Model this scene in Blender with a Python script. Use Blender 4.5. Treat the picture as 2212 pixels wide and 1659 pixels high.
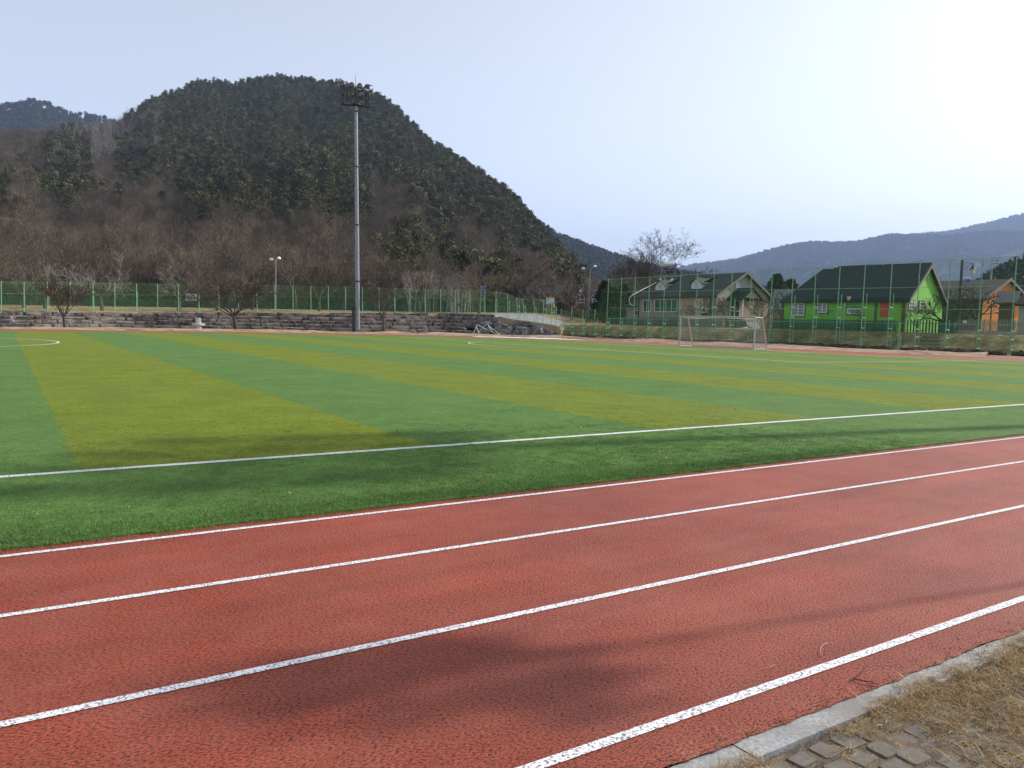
import bpy, bmesh, math, random
from mathutils import Vector, Matrix, noise
from math import sin, cos, pi, radians, sqrt, exp

# ------------------------------------------------------------------ camera, light, exposure
sc = bpy.context.scene
for o in list(bpy.data.objects): bpy.data.objects.remove(o)
COL = sc.collection
CAMH = 1.57
FWD = Vector((0.54143199, 0.83721177, -0.07699252))
RGT = Vector((0.84049355, -0.54123351, 0.02523658))
UPV = Vector((0.02054257, 0.07837561, 0.99671223))
cam_d = bpy.data.cameras.new('camera'); cam = bpy.data.objects.new('camera', cam_d); COL.objects.link(cam)
M = Matrix((RGT, UPV, -FWD)).transposed().to_4x4(); M.translation = Vector((0, 0, CAMH)); cam.matrix_world = M
cam_d.sensor_width = 36.0; cam_d.lens = 1700 / 2212 * 36; cam_d.clip_start = 0.05; cam_d.clip_end = 30000
sc.camera = cam
SUN_AZ = radians(-10.5); SUN_EL = radians(33)
SUNV = Vector((cos(SUN_AZ) * cos(SUN_EL), sin(SUN_AZ) * cos(SUN_EL), sin(SUN_EL)))
w = bpy.data.worlds.new('World'); sc.world = w; w.use_nodes = True
wn = w.node_tree.nodes; wl = w.node_tree.links
sky = wn.new('ShaderNodeTexSky'); sky.sky_type = 'NISHITA'; sky.sun_disc = False
sky.sun_elevation = SUN_EL; sky.sun_rotation = pi / 2 - SUN_AZ
sky.air_density = 1.0; sky.dust_density = 2.0; sky.ozone_density = 2.2; sky.altitude = 200
bg = wn['Background']; bg.inputs[1].default_value = 0.145
hs = wn.new('ShaderNodeHueSaturation'); hs.inputs['Saturation'].default_value = 0.34; hs.inputs['Value'].default_value = 1.08
wl.new(sky.outputs[0], hs.inputs['Color']); wl.new(hs.outputs[0], bg.inputs[0])
sd = bpy.data.lights.new('sun', 'SUN'); sd.energy = 4.0; sd.angle = radians(0.53); sd.color = (1.0, 0.94, 0.86)
so = bpy.data.objects.new('sun', sd); COL.objects.link(so)
so.rotation_euler = SUNV.to_track_quat('Z', 'Y').to_euler()
sc.view_settings.view_transform = 'Standard'; sc.view_settings.look = 'None'
sc.view_settings.exposure = 0.50; sc.view_settings.gamma = 1.0
sc.render.resolution_x = 1024; sc.render.resolution_y = 768
try:
    sc.cycles.volume_bounces = 1; sc.cycles.transparent_max_bounces = 16
except Exception: pass

# ------------------------------------------------------------------ geometry helpers
F = 1700.0
def ray(u, v): return (RGT * (u - 1106) - UPV * (v - 829.5) + FWD * F) / F        # depth 1 along the view axis
def gp(u, v, z=0.0):
    d = ray(u, v); t = (z - CAMH) / d.z; return Vector((d.x * t, d.y * t, z))
def at(u, v, D): return ray(u, v) * D + Vector((0, 0, CAMH))
def hor(u): return 670 + 0.025320 * (u + 7)
def onz(u, D, z):                                                                  # point at depth D, height z, seen at column u (on the horizon)
    d = ray(u, hor(u)); return Vector((d.x * D, d.y * D, z))
def proj(p):
    q = p - Vector((0, 0, CAMH)); z = q.dot(FWD)
    return 1106 + F * q.dot(RGT) / z, 829.5 - F * q.dot(UPV) / z, z
def lerp(a, b, t): return a + (b - a) * t
def tab(T, x):
    if x <= T[0][0]: return T[0][1]
    for i in range(len(T) - 1):
        if x <= T[i + 1][0]:
            return lerp(T[i][1], T[i + 1][1], (x - T[i][0]) / (T[i + 1][0] - T[i][0]))
    return T[-1][1]
def sstep(a, b, x):
    t = max(0, min(1, (x - a) / (b - a))); return t * t * (3 - 2 * t)

class MB:
    def __init__(s): s.v = []; s.f = []; s.m = []; s.sm = []; s.cur = 0; s.smooth = False
    def face(s, idx): s.f.append(idx); s.m.append(s.cur); s.sm.append(s.smooth)
    def add(s, vs, fs):
        b = len(s.v); s.v.extend([tuple(q) for q in vs])
        for f in fs: s.face([b + i for i in f])
    def quad(s, a, b, c, d): s.add([a, b, c, d], [(0, 1, 2, 3)])
    def box(s, c, d, mat=None):
        c = Vector(c); dx, dy, dz = d[0] / 2, d[1] / 2, d[2] / 2
        vs = [Vector((x * dx, y * dy, z * dz)) for z in (-1, 1) for y in (-1, 1) for x in (-1, 1)]
        if mat is not None: vs = [mat @ q for q in vs]
        s.add([c + q for q in vs], [(0, 2, 3, 1), (4, 5, 7, 6), (0, 1, 5, 4), (2, 6, 7, 3), (0, 4, 6, 2), (1, 3, 7, 5)])
    def tube(s, p0, p1, r0, r1=None, n=6, caps=True):
        if r1 is None: r1 = r0
        p0 = Vector(p0); p1 = Vector(p1); d = (p1 - p0)
        if d.length < 1e-6: return
        d.normalize(); a = d.orthogonal().normalized(); b = d.cross(a)
        vs = []
        for p, r in ((p0, r0), (p1, r1)):
            for i in range(n):
                t = 2 * pi * i / n; vs.append(p + (a * cos(t) + b * sin(t)) * r)
        fs = [(i, (i + 1) % n, n + (i + 1) % n, n + i) for i in range(n)]
        if caps and n > 3: fs += [tuple(range(n))[::-1], tuple(range(n, 2 * n))]
        s.add(vs, fs)
    def path(s, pts, rs, n=6, caps=True):
        k = len(pts); base = len(s.v); prev = None
        for i, p in enumerate(pts):
            p = Vector(p)
            d = (Vector(pts[min(i + 1, k - 1)]) - Vector(pts[max(i - 1, 0)])).normalized()
            if prev is None: a = d.orthogonal().normalized()
            else:
                a = prev - d * prev.dot(d)
                a = a.normalized() if a.length > 1e-5 else d.orthogonal().normalized()
            prev = a; b = d.cross(a); r = rs[i] if hasattr(rs, '__len__') else rs
            for j in range(n):
                t = 2 * pi * j / n; s.v.append(tuple(p + (a * cos(t) + b * sin(t)) * r))
        for i in range(k - 1):
            for j in range(n):
                j2 = (j + 1) % n
                s.face([base + i * n + j, base + i * n + j2, base + (i + 1) * n + j2, base + (i + 1) * n + j])
        if caps:
            s.face([base + j for j in range(n)][::-1]); s.face([base + (k - 1) * n + j for j in range(n)])
    def lathe(s, c, prof, n=16):
        c = Vector(c); base = len(s.v)
        for r, z in prof:
            for j in range(n):
                t = 2 * pi * j / n; s.v.append((c.x + r * cos(t), c.y + r * sin(t), c.z + z))
        for i in range(len(prof) - 1):
            for j in range(n):
                j2 = (j + 1) % n
                s.face([base + i * n + j, base + i * n + j2, base + (i + 1) * n + j2, base + (i + 1) * n + j])
        s.face([base + j for j in range(n)][::-1]); s.face([base + (len(prof) - 1) * n + j for j in range(n)])
    def poly(s, pts, z=None, th=0.0):
        pts = [Vector((p[0], p[1], z if z is not None else p[2])) for p in pts]
        if th:
            n = len(pts); low = [p - Vector((0, 0, th)) for p in pts]
            s.add(pts + low, [tuple(range(n))] + [(i, n + i, n + (i + 1) % n, (i + 1) % n) for i in range(n)])
        else: s.add(pts, [tuple(range(len(pts)))])
    def strip(s, a, b):                                   # ribbon between two point lists
        n = len(a); base = len(s.v)
        for p, q in zip(a, b): s.v.append(tuple(p)); s.v.append(tuple(q))
        for i in range(n - 1): s.face([base + 2 * i, base + 2 * i + 1, base + 2 * i + 3, base + 2 * i + 2])
    def mesh(s, name, mats):
        me = bpy.data.meshes.new(name); me.from_pydata(s.v, [], s.f)
        if not isinstance(mats, (list, tuple)): mats = [mats]
        for m in mats: me.materials.append(m)
        me.polygons.foreach_set('material_index', s.m); me.polygons.foreach_set('use_smooth', s.sm)
        me.update(); return me
    def build(s, name, mats, parent=None):
        o = bpy.data.objects.new(name, s.mesh(name, mats)); COL.objects.link(o)
        if parent: o.parent = parent; o.matrix_parent_inverse = Matrix.Translation(-parent.location) if parent.rotation_euler.z == 0 else parent.matrix_basis.inverted()
        return o
def fixn(o):
    bm = bmesh.new(); bm.from_mesh(o.data); bmesh.ops.recalc_face_normals(bm, faces=bm.faces); bm.to_mesh(o.data); bm.free(); return o
def tag(o, label=None, cat=None, group=None, kind=None):
    if label: o['label'] = label
    if cat: o['category'] = cat
    if group: o['group'] = group
    if kind: o['kind'] = kind
    return o
def struct(o, label=None): o['kind'] = 'structure'; return o
def empty(name, loc, label, cat, group=None):
    o = bpy.data.objects.new(name, None); COL.objects.link(o); o.location = loc; o.empty_display_size = 0.3
    return tag(o, label, cat, group)
def copy_tree(o, parent=None):
    c = o.copy(); COL.objects.link(c)
    if parent is not None: c.parent = parent
    for ch in list(o.children): copy_tree(ch, c)
    return c

# ------------------------------------------------------------------ materials
def mat(name, c1, c2=None, scale=5.0, rough=0.8, bump=0.0, bscale=None, detail=4.0, c3=None, bscale2=None, spec=0.3, metal=0.0, coord='Object', objvar=0.0, stretch=None, lo=0.35, hi=0.65, bdist=0.02):
    m = bpy.data.materials.new(name); m.use_nodes = True; nt = m.node_tree; N = nt.nodes; L = nt.links
    b = N['Principled BSDF']; b.inputs['Roughness'].default_value = rough; b.inputs['Metallic'].default_value = metal
    b.inputs['Specular IOR Level'].default_value = spec
    tc = N.new('ShaderNodeTexCoord'); out = tc.outputs[coord]
    if stretch:
        mp = N.new('ShaderNodeMapping'); mp.inputs['Scale'].default_value = stretch; L.new(out, mp.inputs[0]); out = mp.outputs[0]
    col = None
    if c2 is not None:
        n = N.new('ShaderNodeTexNoise'); n.inputs['Scale'].default_value = scale; n.inputs['Detail'].default_value = detail; n.inputs['Roughness'].default_value = 0.6
        L.new(out, n.inputs['Vector'])
        r = N.new('ShaderNodeValToRGB'); r.color_ramp.elements[0].position = lo; r.color_ramp.elements[1].position = hi
        r.color_ramp.elements[0].color = (*c1, 1); r.color_ramp.elements[1].color = (*c2, 1)
        L.new(n.outputs[0], r.inputs[0]); col = r.outputs[0]
        if c3 is not None:
            n2 = N.new('ShaderNodeTexNoise'); n2.inputs['Scale'].default_value = scale * 0.13 if bscale2 is None else bscale2; n2.inputs['Detail'].default_value = 5
            L.new(out, n2.inputs['Vector'])
            r2 = N.new('ShaderNodeValToRGB'); r2.color_ramp.elements[0].position = 0.42; r2.color_ramp.elements[1].position = 0.68
            L.new(n2.outputs[0], r2.inputs[0])
            mx = N.new('ShaderNodeMixRGB'); L.new(r2.outputs[0], mx.inputs[0]); L.new(col, mx.inputs[1]); mx.inputs[2].default_value = (*c3, 1); col = mx.outputs[0]
    if objvar:
        oi = N.new('ShaderNodeObjectInfo'); mr = N.new('ShaderNodeMapRange'); mr.inputs[3].default_value = 1 - objvar; mr.inputs[4].default_value = 1 + objvar
        L.new(oi.outputs['Random'], mr.inputs[0])
        mm = N.new('ShaderNodeMixRGB'); mm.blend_type = 'MULTIPLY'; mm.inputs[0].default_value = 1
        if col is None: mm.inputs[1].default_value = (*c1, 1)
        else: L.new(col, mm.inputs[1])
        L.new(mr.outputs[0], mm.inputs[2]); col = mm.outputs[0]
    if col is None: b.inputs['Base Color'].default_value = (*c1, 1)
    else: L.new(col, b.inputs['Base Color'])
    if bump:
        n3 = N.new('ShaderNodeTexNoise'); n3.inputs['Scale'].default_value = bscale or scale * 3; n3.inputs['Detail'].default_value = 3
        L.new(out, n3.inputs['Vector'])
        bp = N.new('ShaderNodeBump'); bp.inputs['Strength'].default_value = bump; bp.inputs['Distance'].default_value = bdist
        L.new(n3.outputs[0], bp.inputs['Height']); L.new(bp.outputs[0], b.inputs['Normal'])
    m.diffuse_color = (*c1, 1)
    return m
def nodes(m): return m.node_tree.nodes, m.node_tree.links, m.node_tree.nodes['Principled BSDF']

# running track rubber: granules with dark pits
def track_mat():
    m = bpy.data.materials.new('track_rubber'); m.use_nodes = True; N, L, b = nodes(m)
    b.inputs['Roughness'].default_value = 0.58; b.inputs['Specular IOR Level'].default_value = 0.25
    tc = N.new('ShaderNodeTexCoord'); co = tc.outputs['Object']
    mp = N.new('ShaderNodeMapping'); mp.inputs['Scale'].default_value = (0.75, 1.5, 1); mp.inputs['Rotation'].default_value = (0, 0, radians(20)); L.new(co, mp.inputs[0])
    n1 = N.new('ShaderNodeTexNoise'); n1.inputs['Scale'].default_value = 78; n1.inputs['Detail'].default_value = 5.0; n1.inputs['Roughness'].default_value = 0.65; L.new(mp.outputs[0], n1.inputs[0])
    r1 = N.new('ShaderNodeValToRGB'); e = r1.color_ramp.elements
    e[0].position = 0.41; e[0].color = (0.022, 0.005, 0.006, 1); e[1].position = 0.49; e[1].color = (0.32, 0.056, 0.026, 1)
    x = e.new(0.66); x.color = (0.45, 0.096, 0.044, 1)
    L.new(n1.outputs[0], r1.inputs[0])
    n2 = N.new('ShaderNodeTexNoise'); n2.inputs['Scale'].default_value = 0.55; n2.inputs['Detail'].default_value = 6; L.new(co, n2.inputs[0])
    r2 = N.new('ShaderNodeValToRGB'); r2.color_ramp.elements[0].position = 0.35; r2.color_ramp.elements[1].position = 0.7
    r2.color_ramp.elements[0].color = (0.86, 0.86, 0.86, 1); r2.color_ramp.elements[1].color = (1.12, 1.15, 1.18, 1)
    L.new(n2.outputs[0], r2.inputs[0])
    mx = N.new('ShaderNodeMixRGB'); mx.blend_type = 'MULTIPLY'; mx.inputs[0].default_value = 1; L.new(r1.outputs[0], mx.inputs[1]); L.new(r2.outputs[0], mx.inputs[2])
    # pale dusty film, heavier in broad patches
    n4 = N.new('ShaderNodeTexNoise'); n4.inputs['Scale'].default_value = 1.7; n4.inputs['Detail'].default_value = 8; n4.inputs['Roughness'].default_value = 0.7; L.new(co, n4.inputs[0])
    r4 = N.new('ShaderNodeMapRange'); r4.inputs[1].default_value = 0.4; r4.inputs[2].default_value = 0.75; r4.inputs[3].default_value = 0.0; r4.inputs[4].default_value = 0.22; L.new(n4.outputs[0], r4.inputs[0])
    m2 = N.new('ShaderNodeMixRGB'); L.new(r4.outputs[0], m2.inputs[0]); L.new(mx.outputs[0], m2.inputs[1]); m2.inputs[2].default_value = (0.42, 0.20, 0.15, 1)
    mw = N.new('ShaderNodeMapping'); mw.inputs['Scale'].default_value = (0.35, 2.6, 1); L.new(co, mw.inputs[0])
    n6 = N.new('ShaderNodeTexNoise'); n6.inputs['Scale'].default_value = 1.1; n6.inputs['Detail'].default_value = 7; n6.inputs['Roughness'].default_value = 0.62; L.new(mw.outputs[0], n6.inputs[0])
    r6 = N.new('ShaderNodeMapRange'); r6.inputs[1].default_value = 0.3; r6.inputs[2].default_value = 0.7; r6.inputs[3].default_value = 0.80; r6.inputs[4].default_value = 1.16; L.new(n6.outputs[0], r6.inputs[0])
    m6 = N.new('ShaderNodeMixRGB'); m6.blend_type = 'MULTIPLY'; m6.inputs[0].default_value = 1; L.new(m2.outputs[0], m6.inputs[1]); L.new(r6.outputs[0], m6.inputs[2]); m2 = m6
    L.new(m2.outputs[0], b.inputs['Base Color'])
    bp = N.new('ShaderNodeBump'); bp.inputs['Strength'].default_value = 1.0; bp.inputs['Distance'].default_value = 0.012
    L.new(n1.outputs[0], bp.inputs['Height']); L.new(bp.outputs[0], b.inputs['Normal'])
    return m
def paint_mat(name, wear=0.5, c=(0.75, 0.76, 0.78), scale=75, under=(0.13, 0.10, 0.10)):
    m = bpy.data.materials.new(name); m.use_nodes = True; N, L, b = nodes(m)
    b.inputs['Roughness'].default_value = 0.7
    tc = N.new('ShaderNodeTexCoord'); co = tc.outputs['Object']
    n1 = N.new('ShaderNodeTexNoise'); n1.inputs['Scale'].default_value = scale; n1.inputs['Detail'].default_value = 3; L.new(co, n1.inputs[0])
    r1 = N.new('ShaderNodeValToRGB'); e = r1.color_ramp.elements
    e[0].position = 0.40 * wear / 0.5; e[0].color = (*under, 1); e[1].position = 0.52 * wear / 0.5; e[1].color = (*c, 1)
    L.new(n1.outputs[0], r1.inputs[0]); L.new(r1.outputs[0], b.inputs['Base Color'])
    bp = N.new('ShaderNodeBump'); bp.inputs['Strength'].default_value = 0.6; bp.inputs['Distance'].default_value = 0.004
    L.new(n1.outputs[0], bp.inputs['Height']); L.new(bp.outputs[0], b.inputs['Normal'])
    return m
S0, SP = 0.6, 7.75
def turf_mat(name='turf', blades=False):
    m = bpy.data.materials.new(name); m.use_nodes = True; N, L, b = nodes(m)
    b.inputs['Roughness'].default_value = 0.85 if not blades else 0.7; b.inputs['Specular IOR Level'].default_value = 0.12
    ge = N.new('ShaderNodeNewGeometry'); co = ge.outputs['Position']
    sp = N.new('ShaderNodeSeparateXYZ'); L.new(co, sp.inputs[0])
    def mth(op, a, bb=None, c=None):
        q = N.new('ShaderNodeMath'); q.operation = op
        for i, xx in enumerate((a, bb, c)):
            if xx is None: continue
            if isinstance(xx, (int, float)): q.inputs[i].default_value = xx
            else: L.new(xx, q.inputs[i])
        return q.outputs[0]
    nj = N.new('ShaderNodeTexNoise'); nj.inputs['Scale'].default_value = 30; L.new(co, nj.inputs[0])
    jx = mth('MULTIPLY_ADD', nj.outputs[0], 0.30, -0.15 - S0)
    fx = mth('FRACT', mth('DIVIDE', mth('ADD', sp.outputs[0], jx), SP))
    st = mth('LESS_THAN', fx, 0.5)
    ins = mth('MULTIPLY', mth('GREATER_THAN', sp.outputs[1], 8.72), mth('GREATER_THAN', sp.outputs[0], S0 - 4 * SP))
    st = mth('MULTIPLY', st, ins)
    mx = N.new('ShaderNodeMixRGB'); L.new(st, mx.inputs[0])
    if blades:
        mx.inputs[1].default_value = (0.108, 0.208, 0.054, 1); mx.inputs[2].default_value = (0.165, 0.205, 0.024, 1)
    else:
        mx.inputs[1].default_value = (0.084, 0.164, 0.036, 1); mx.inputs[2].default_value = (0.134, 0.172, 0.014, 1)
    # fibre scale light/dark, mid wear, broad wear
    mpp = N.new('ShaderNodeMapping'); mpp.inputs['Scale'].default_value = (1, 1.4, 1); L.new(co, mpp.inputs[0])
    n1 = N.new('ShaderNodeTexNoise'); n1.inputs['Scale'].default_value = 38; n1.inputs['Detail'].default_value = 5; n1.inputs['Roughness'].default_value = 0.75; L.new(mpp.outputs[0], n1.inputs[0])
    r1 = N.new('ShaderNodeMapRange'); r1.inputs[1].default_value = 0.3; r1.inputs[2].default_value = 0.72; r1.inputs[3].default_value = 0.40; r1.inputs[4].default_value = 1.75; L.new(n1.outputs[0], r1.inputs[0])
    n2 = N.new('ShaderNodeTexNoise'); n2.inputs['Scale'].default_value = 0.9; n2.inputs['Detail'].default_value = 7; n2.inputs['Roughness'].default_value = 0.65; L.new(co, n2.inputs[0])
    r2 = N.new('ShaderNodeMapRange'); r2.inputs[1].default_value = 0.3; r2.inputs[2].default_value = 0.7; r2.inputs[3].default_value = 0.82; r2.inputs[4].default_value = 1.18; L.new(n2.outputs[0], r2.inputs[0])
    n5 = N.new('ShaderNodeTexNoise'); n5.inputs['Scale'].default_value = 7; n5.inputs['Detail'].default_value = 6; n5.inputs['Roughness'].default_value = 0.8; L.new(mpp.outputs[0], n5.inputs[0])
    r5 = N.new('ShaderNodeMapRange'); r5.inputs[1].default_value = 0.3; r5.inputs[2].default_value = 0.7; r5.inputs[3].default_value = 0.72; r5.inputs[4].default_value = 1.28; L.new(n5.outputs[0], r5.inputs[0])
    q = mth('MULTIPLY', mth('MULTIPLY', r1.outputs[0], r2.outputs[0]), r5.outputs[0])
    mm = N.new('ShaderNodeMixRGB'); mm.blend_type = 'MULTIPLY'; mm.inputs[0].default_value = 1; L.new(mx.outputs[0], mm.inputs[1]); L.new(q, mm.inputs[2])
    col = mm.outputs[0]
    # sun-bleached grey-green film in patches
    n3 = N.new('ShaderNodeTexNoise'); n3.inputs['Scale'].default_value = 0.16; n3.inputs['Detail'].default_value = 6; L.new(co, n3.inputs[0])
    r3 = N.new('ShaderNodeMapRange'); r3.inputs[1].default_value = 0.4; r3.inputs[2].default_value = 0.7; r3.inputs[3].default_value = 0.02; r3.inputs[4].default_value = 0.2; L.new(n3.outputs[0], r3.inputs[0])
    m3 = N.new('ShaderNodeMixRGB'); L.new(r3.outputs[0], m3.inputs[0]); L.new(col, m3.inputs[1]); m3.inputs[2].default_value = (0.14, 0.20, 0.07, 1)
    L.new(m3.outputs[0], b.inputs['Base Color'])
    if not blades:
        bp = N.new('ShaderNodeBump'); bp.inputs['Strength'].default_value = 0.8; bp.inputs['Distance'].default_value = 0.02
        L.new(n1.outputs[0], bp.inputs['Height']); L.new(bp.outputs[0], b.inputs['Normal'])
    return m

Mtrack = track_mat(); Mturf = turf_mat(); Mblade = turf_mat('turf_fibre', True)
Mpaint = paint_mat('lane_paint', 0.475, (.72, .73, .74), 85, (.20, .15, .15))
Mpline = paint_mat('pitch_line', 0.36, (0.62, 0.63, 0.60), 30, (0.30, 0.34, 0.26))
Msoil = mat('dry_ground', (0.20, 0.155, 0.095), (0.30, 0.235, 0.145), 1.2, 0.95, 0.6, 14, 6, (0.12, 0.11, 0.06), 0.25)
Mstraw = mat('straw_strip', (0.30, 0.22, 0.13), (0.44, 0.34, 0.21), 3.5, 0.95, 0.8, 20, 7, (0.20, 0.12, 0.07), 0.8)
Mbank = mat('bank_grass', (0.20, 0.18, 0.075), (0.42, 0.33, 0.16), 1.6, 0.95, 1.0, 9, 8, (0.075, 0.06, 0.035), 0.45, bdist=0.15)
Mcrest = mat('bank_crest', (0.34, 0.25, 0.14), (0.25, 0.18, 0.09), 1.5, 0.95, 0.7, 12, 7)
Mroad = mat('road_asphalt', (0.20, 0.205, 0.21), (0.27, 0.27, 0.27), 0.6, 0.9, 0.2, 30, 6)
Mconc = mat('kerb_concrete', (0.24, 0.24, 0.24), (0.40, 0.40, 0.39), 60, 0.85, 0.7, 160, 8, (0.22, 0.20, 0.18), 3, bdist=0.004)
Mpaver = mat('paver', (0.115, 0.100, 0.080), (0.175, 0.155, 0.125), 30, 0.9, 0.5, 220, 6, (0.15, 0.13, 0.10), 6, bdist=0.003)
Mdirt = mat('dirt', (0.13, 0.095, 0.065), (0.24, 0.18, 0.12), 40, 1.0, 1.0, 120, 8, (0.08, 0.06, 0.045), 7, bdist=0.01)
Mlitter = mat('leaf_litter', (0.20, 0.115, 0.05), (0.34, 0.20, 0.09), 0.12, 0.95, 1.0, 0.6, 9, (0.10, 0.075, 0.05), 0.02, bdist=0.8)
Mstone = mat('terrace_stone', (0.030, 0.030, 0.032), (0.165, 0.160, 0.150), 3.2, 0.9, 1.0, 9, 9, (0.25, 0.225, 0.195), 0.9, lo=0.42, hi=0.66, bdist=0.08)
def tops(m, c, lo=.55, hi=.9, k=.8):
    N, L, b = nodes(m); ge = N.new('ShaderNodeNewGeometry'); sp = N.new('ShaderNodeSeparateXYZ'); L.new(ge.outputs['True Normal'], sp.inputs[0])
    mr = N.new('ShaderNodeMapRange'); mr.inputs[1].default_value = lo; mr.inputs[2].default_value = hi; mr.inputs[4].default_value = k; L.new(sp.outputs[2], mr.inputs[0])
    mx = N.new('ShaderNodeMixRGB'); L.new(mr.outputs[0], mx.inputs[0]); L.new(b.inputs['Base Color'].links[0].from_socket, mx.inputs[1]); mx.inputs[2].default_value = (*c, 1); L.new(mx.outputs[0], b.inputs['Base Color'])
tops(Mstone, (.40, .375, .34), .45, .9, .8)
Mstone2 = mat('boulder_stone', (0.045, 0.046, 0.052), (0.13, 0.13, 0.135), 2.2, 0.9, 1.0, 8, 9, (0.24, 0.235, 0.22), 0.8, objvar=0.3, lo=0.4, hi=0.75, bdist=0.06)
Mgranite = mat('granite', (0.42, 0.41, 0.40), (0.60, 0.59, 0.57), 25, 0.8, 0.2, 60, 6)
Mgreenp = mat('green_paint', (0.20, 0.42, 0.25), (0.27, 0.50, 0.31), 3, 0.45, 0, spec=0.5)
Mgreenq = mat('green_paint_weathered', (0.11, 0.29, 0.15), (0.20, 0.42, 0.24), 3, 0.5, 0, spec=0.4)
Mgreenm = mat('green_mesh', (0.16, 0.36, 0.14), None, rough=0.5)
Mgreend = mat('dark_green_paint', (0.012, 0.075, 0.055), None, rough=0.5)
Mgalv = mat('galvanised_steel', (0.20, 0.215, 0.245), (0.28, 0.30, 0.33), 3, 0.45, 0.1, 30, spec=0.5, metal=0.35)
Mlamphead = mat('lamp_housing', (0.70, 0.70, 0.68), None, rough=0.4)
Mdarkm = mat('dark_metal', (0.014, 0.014, 0.016), (0.026, 0.026, 0.03), 6, 0.5, 0, spec=0.5)
Mlens = mat('lamp_glass', (0.20, 0.205, 0.19), None, rough=0.15, spec=0.8)
Mwhite = mat('white_tube', (0.62, 0.62, 0.60), (0.74, 0.74, 0.73), 5, 0.4, 0, spec=0.5)
Mgoal = mat('goal_aluminium', (0.33, 0.32, 0.305), (0.46, 0.45, 0.43), 4, 0.45, 0, spec=0.5, lo=0.3, hi=0.7)
Mnet = mat('goal_net', (0.46, 0.45, 0.41), None, rough=0.8)
Mwhitestrip = mat('white_strip', (0.86, 0.87, 0.90), (0.93, 0.94, 0.96), 3, 0.7, 0.6, 8, 6, bdist=0.03)
Mbark = mat('bark', (0.060, 0.050, 0.044), (0.105, 0.090, 0.078), 9, 0.95, 0.7, 30, 6, objvar=0.25, stretch=(1, 1, 0.25))
Mtwig = mat('twigs', (0.120, 0.093, 0.066), None, rough=0.95, objvar=0.4)
Mtwigr = mat('red_twigs', (0.088, 0.060, 0.046), None, rough=0.95, objvar=0.15)
Mtwigg = mat('grey_twigs', (0.19, 0.165, 0.15), None, rough=0.95, objvar=0.2)
Mpale = mat('pale_bark', (0.36, 0.34, 0.31), (0.22, 0.20, 0.18), 4, 0.9, 0, objvar=0.2)
Mpine = mat('pine_needles', (0.045, 0.045, 0.017), (0.115, 0.108, 0.038), 0.5, 0.85, 0, objvar=0.5)
Mpine2 = mat('dark_needles', (0.028, 0.045, 0.024), (0.055, 0.075, 0.035), 0.5, 0.85, 0, objvar=0.3)
Mfarwood = mat('far_wood', (0.009, 0.012, 0.009), (0.017, 0.018, 0.013), 0.02, 0.95, 0.5, 0.03, 9, (0.008, 0.011, 0.008), 0.004, bdist=3.0)
Mfarcrown = mat('far_crowns', (0.026, 0.034, 0.022), None, rough=0.95, objvar=0.4)

# ------------------------------------------------------------------ scatter (uncountable stuff only): one object, geometry nodes
def template_coll(name, meshes):
    c = bpy.data.collections.new(name)
    for i, me in enumerate(meshes):
        o = bpy.data.objects.new(me.name, me); c.objects.link(o)
    return c
def scatter(name, pts, meshes, smin, smax, label, cat, tilt=0.0, mats=None, yaw=True):
    me = bpy.data.meshes.new(name); me.from_pydata([tuple(p) for p in pts], [], [])
    o = bpy.data.objects.new(name, me); COL.objects.link(o)
    tag(o, label, cat, kind='stuff')
    ng = bpy.data.node_groups.new(name + '_nodes', 'GeometryNodeTree')
    ng.interface.new_socket('Geometry', in_out='INPUT', socket_type='NodeSocketGeometry'); ng.interface.new_socket('Geometry', in_out='OUTPUT', socket_type='NodeSocketGeometry')
    N = ng.nodes; L = ng.links
    gi = N.new('NodeGroupInput'); go = N.new('NodeGroupOutput'); ip = N.new('GeometryNodeInstanceOnPoints')
    ci = N.new('GeometryNodeCollectionInfo'); ci.inputs['Collection'].default_value = template_coll(name + '_kinds', meshes)
    ci.inputs['Separate Children'].default_value = True; ci.inputs['Reset Children'].default_value = True
    mp = N.new('GeometryNodeMeshToPoints')
    L.new(gi.outputs[0], mp.inputs[0]); L.new(mp.outputs[0], ip.inputs['Points']); L.new(ci.outputs[0], ip.inputs['Instance'])
    ip.inputs['Pick Instance'].default_value = True
    rv = N.new('FunctionNodeRandomValue'); rv.data_type = 'FLOAT_VECTOR'
    rv.inputs[0].default_value = (-tilt, -tilt, 0); rv.inputs[1].default_value = (tilt, tilt, 2 * pi if yaw else 0.001); L.new(rv.outputs[0], ip.inputs['Rotation'])
    rs = N.new('FunctionNodeRandomValue'); rs.data_type = 'FLOAT'; rs.inputs[2].default_value = smin; rs.inputs[3].default_value = smax; rs.inputs['Seed'].default_value = 7
    L.new(rs.outputs[1], ip.inputs['Scale'])
    ri = N.new('FunctionNodeRandomValue'); ri.data_type = 'INT'; ri.inputs[4].default_value = 0; ri.inputs[5].default_value = len(meshes) - 1; ri.inputs['Seed'].default_value = 3
    L.new(ri.outputs[2], ip.inputs['Instance Index'])
    L.new(ip.outputs[0], go.inputs[0])
    md = o.modifiers.new('scatter', 'NODES'); md.node_group = ng
    return o

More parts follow.
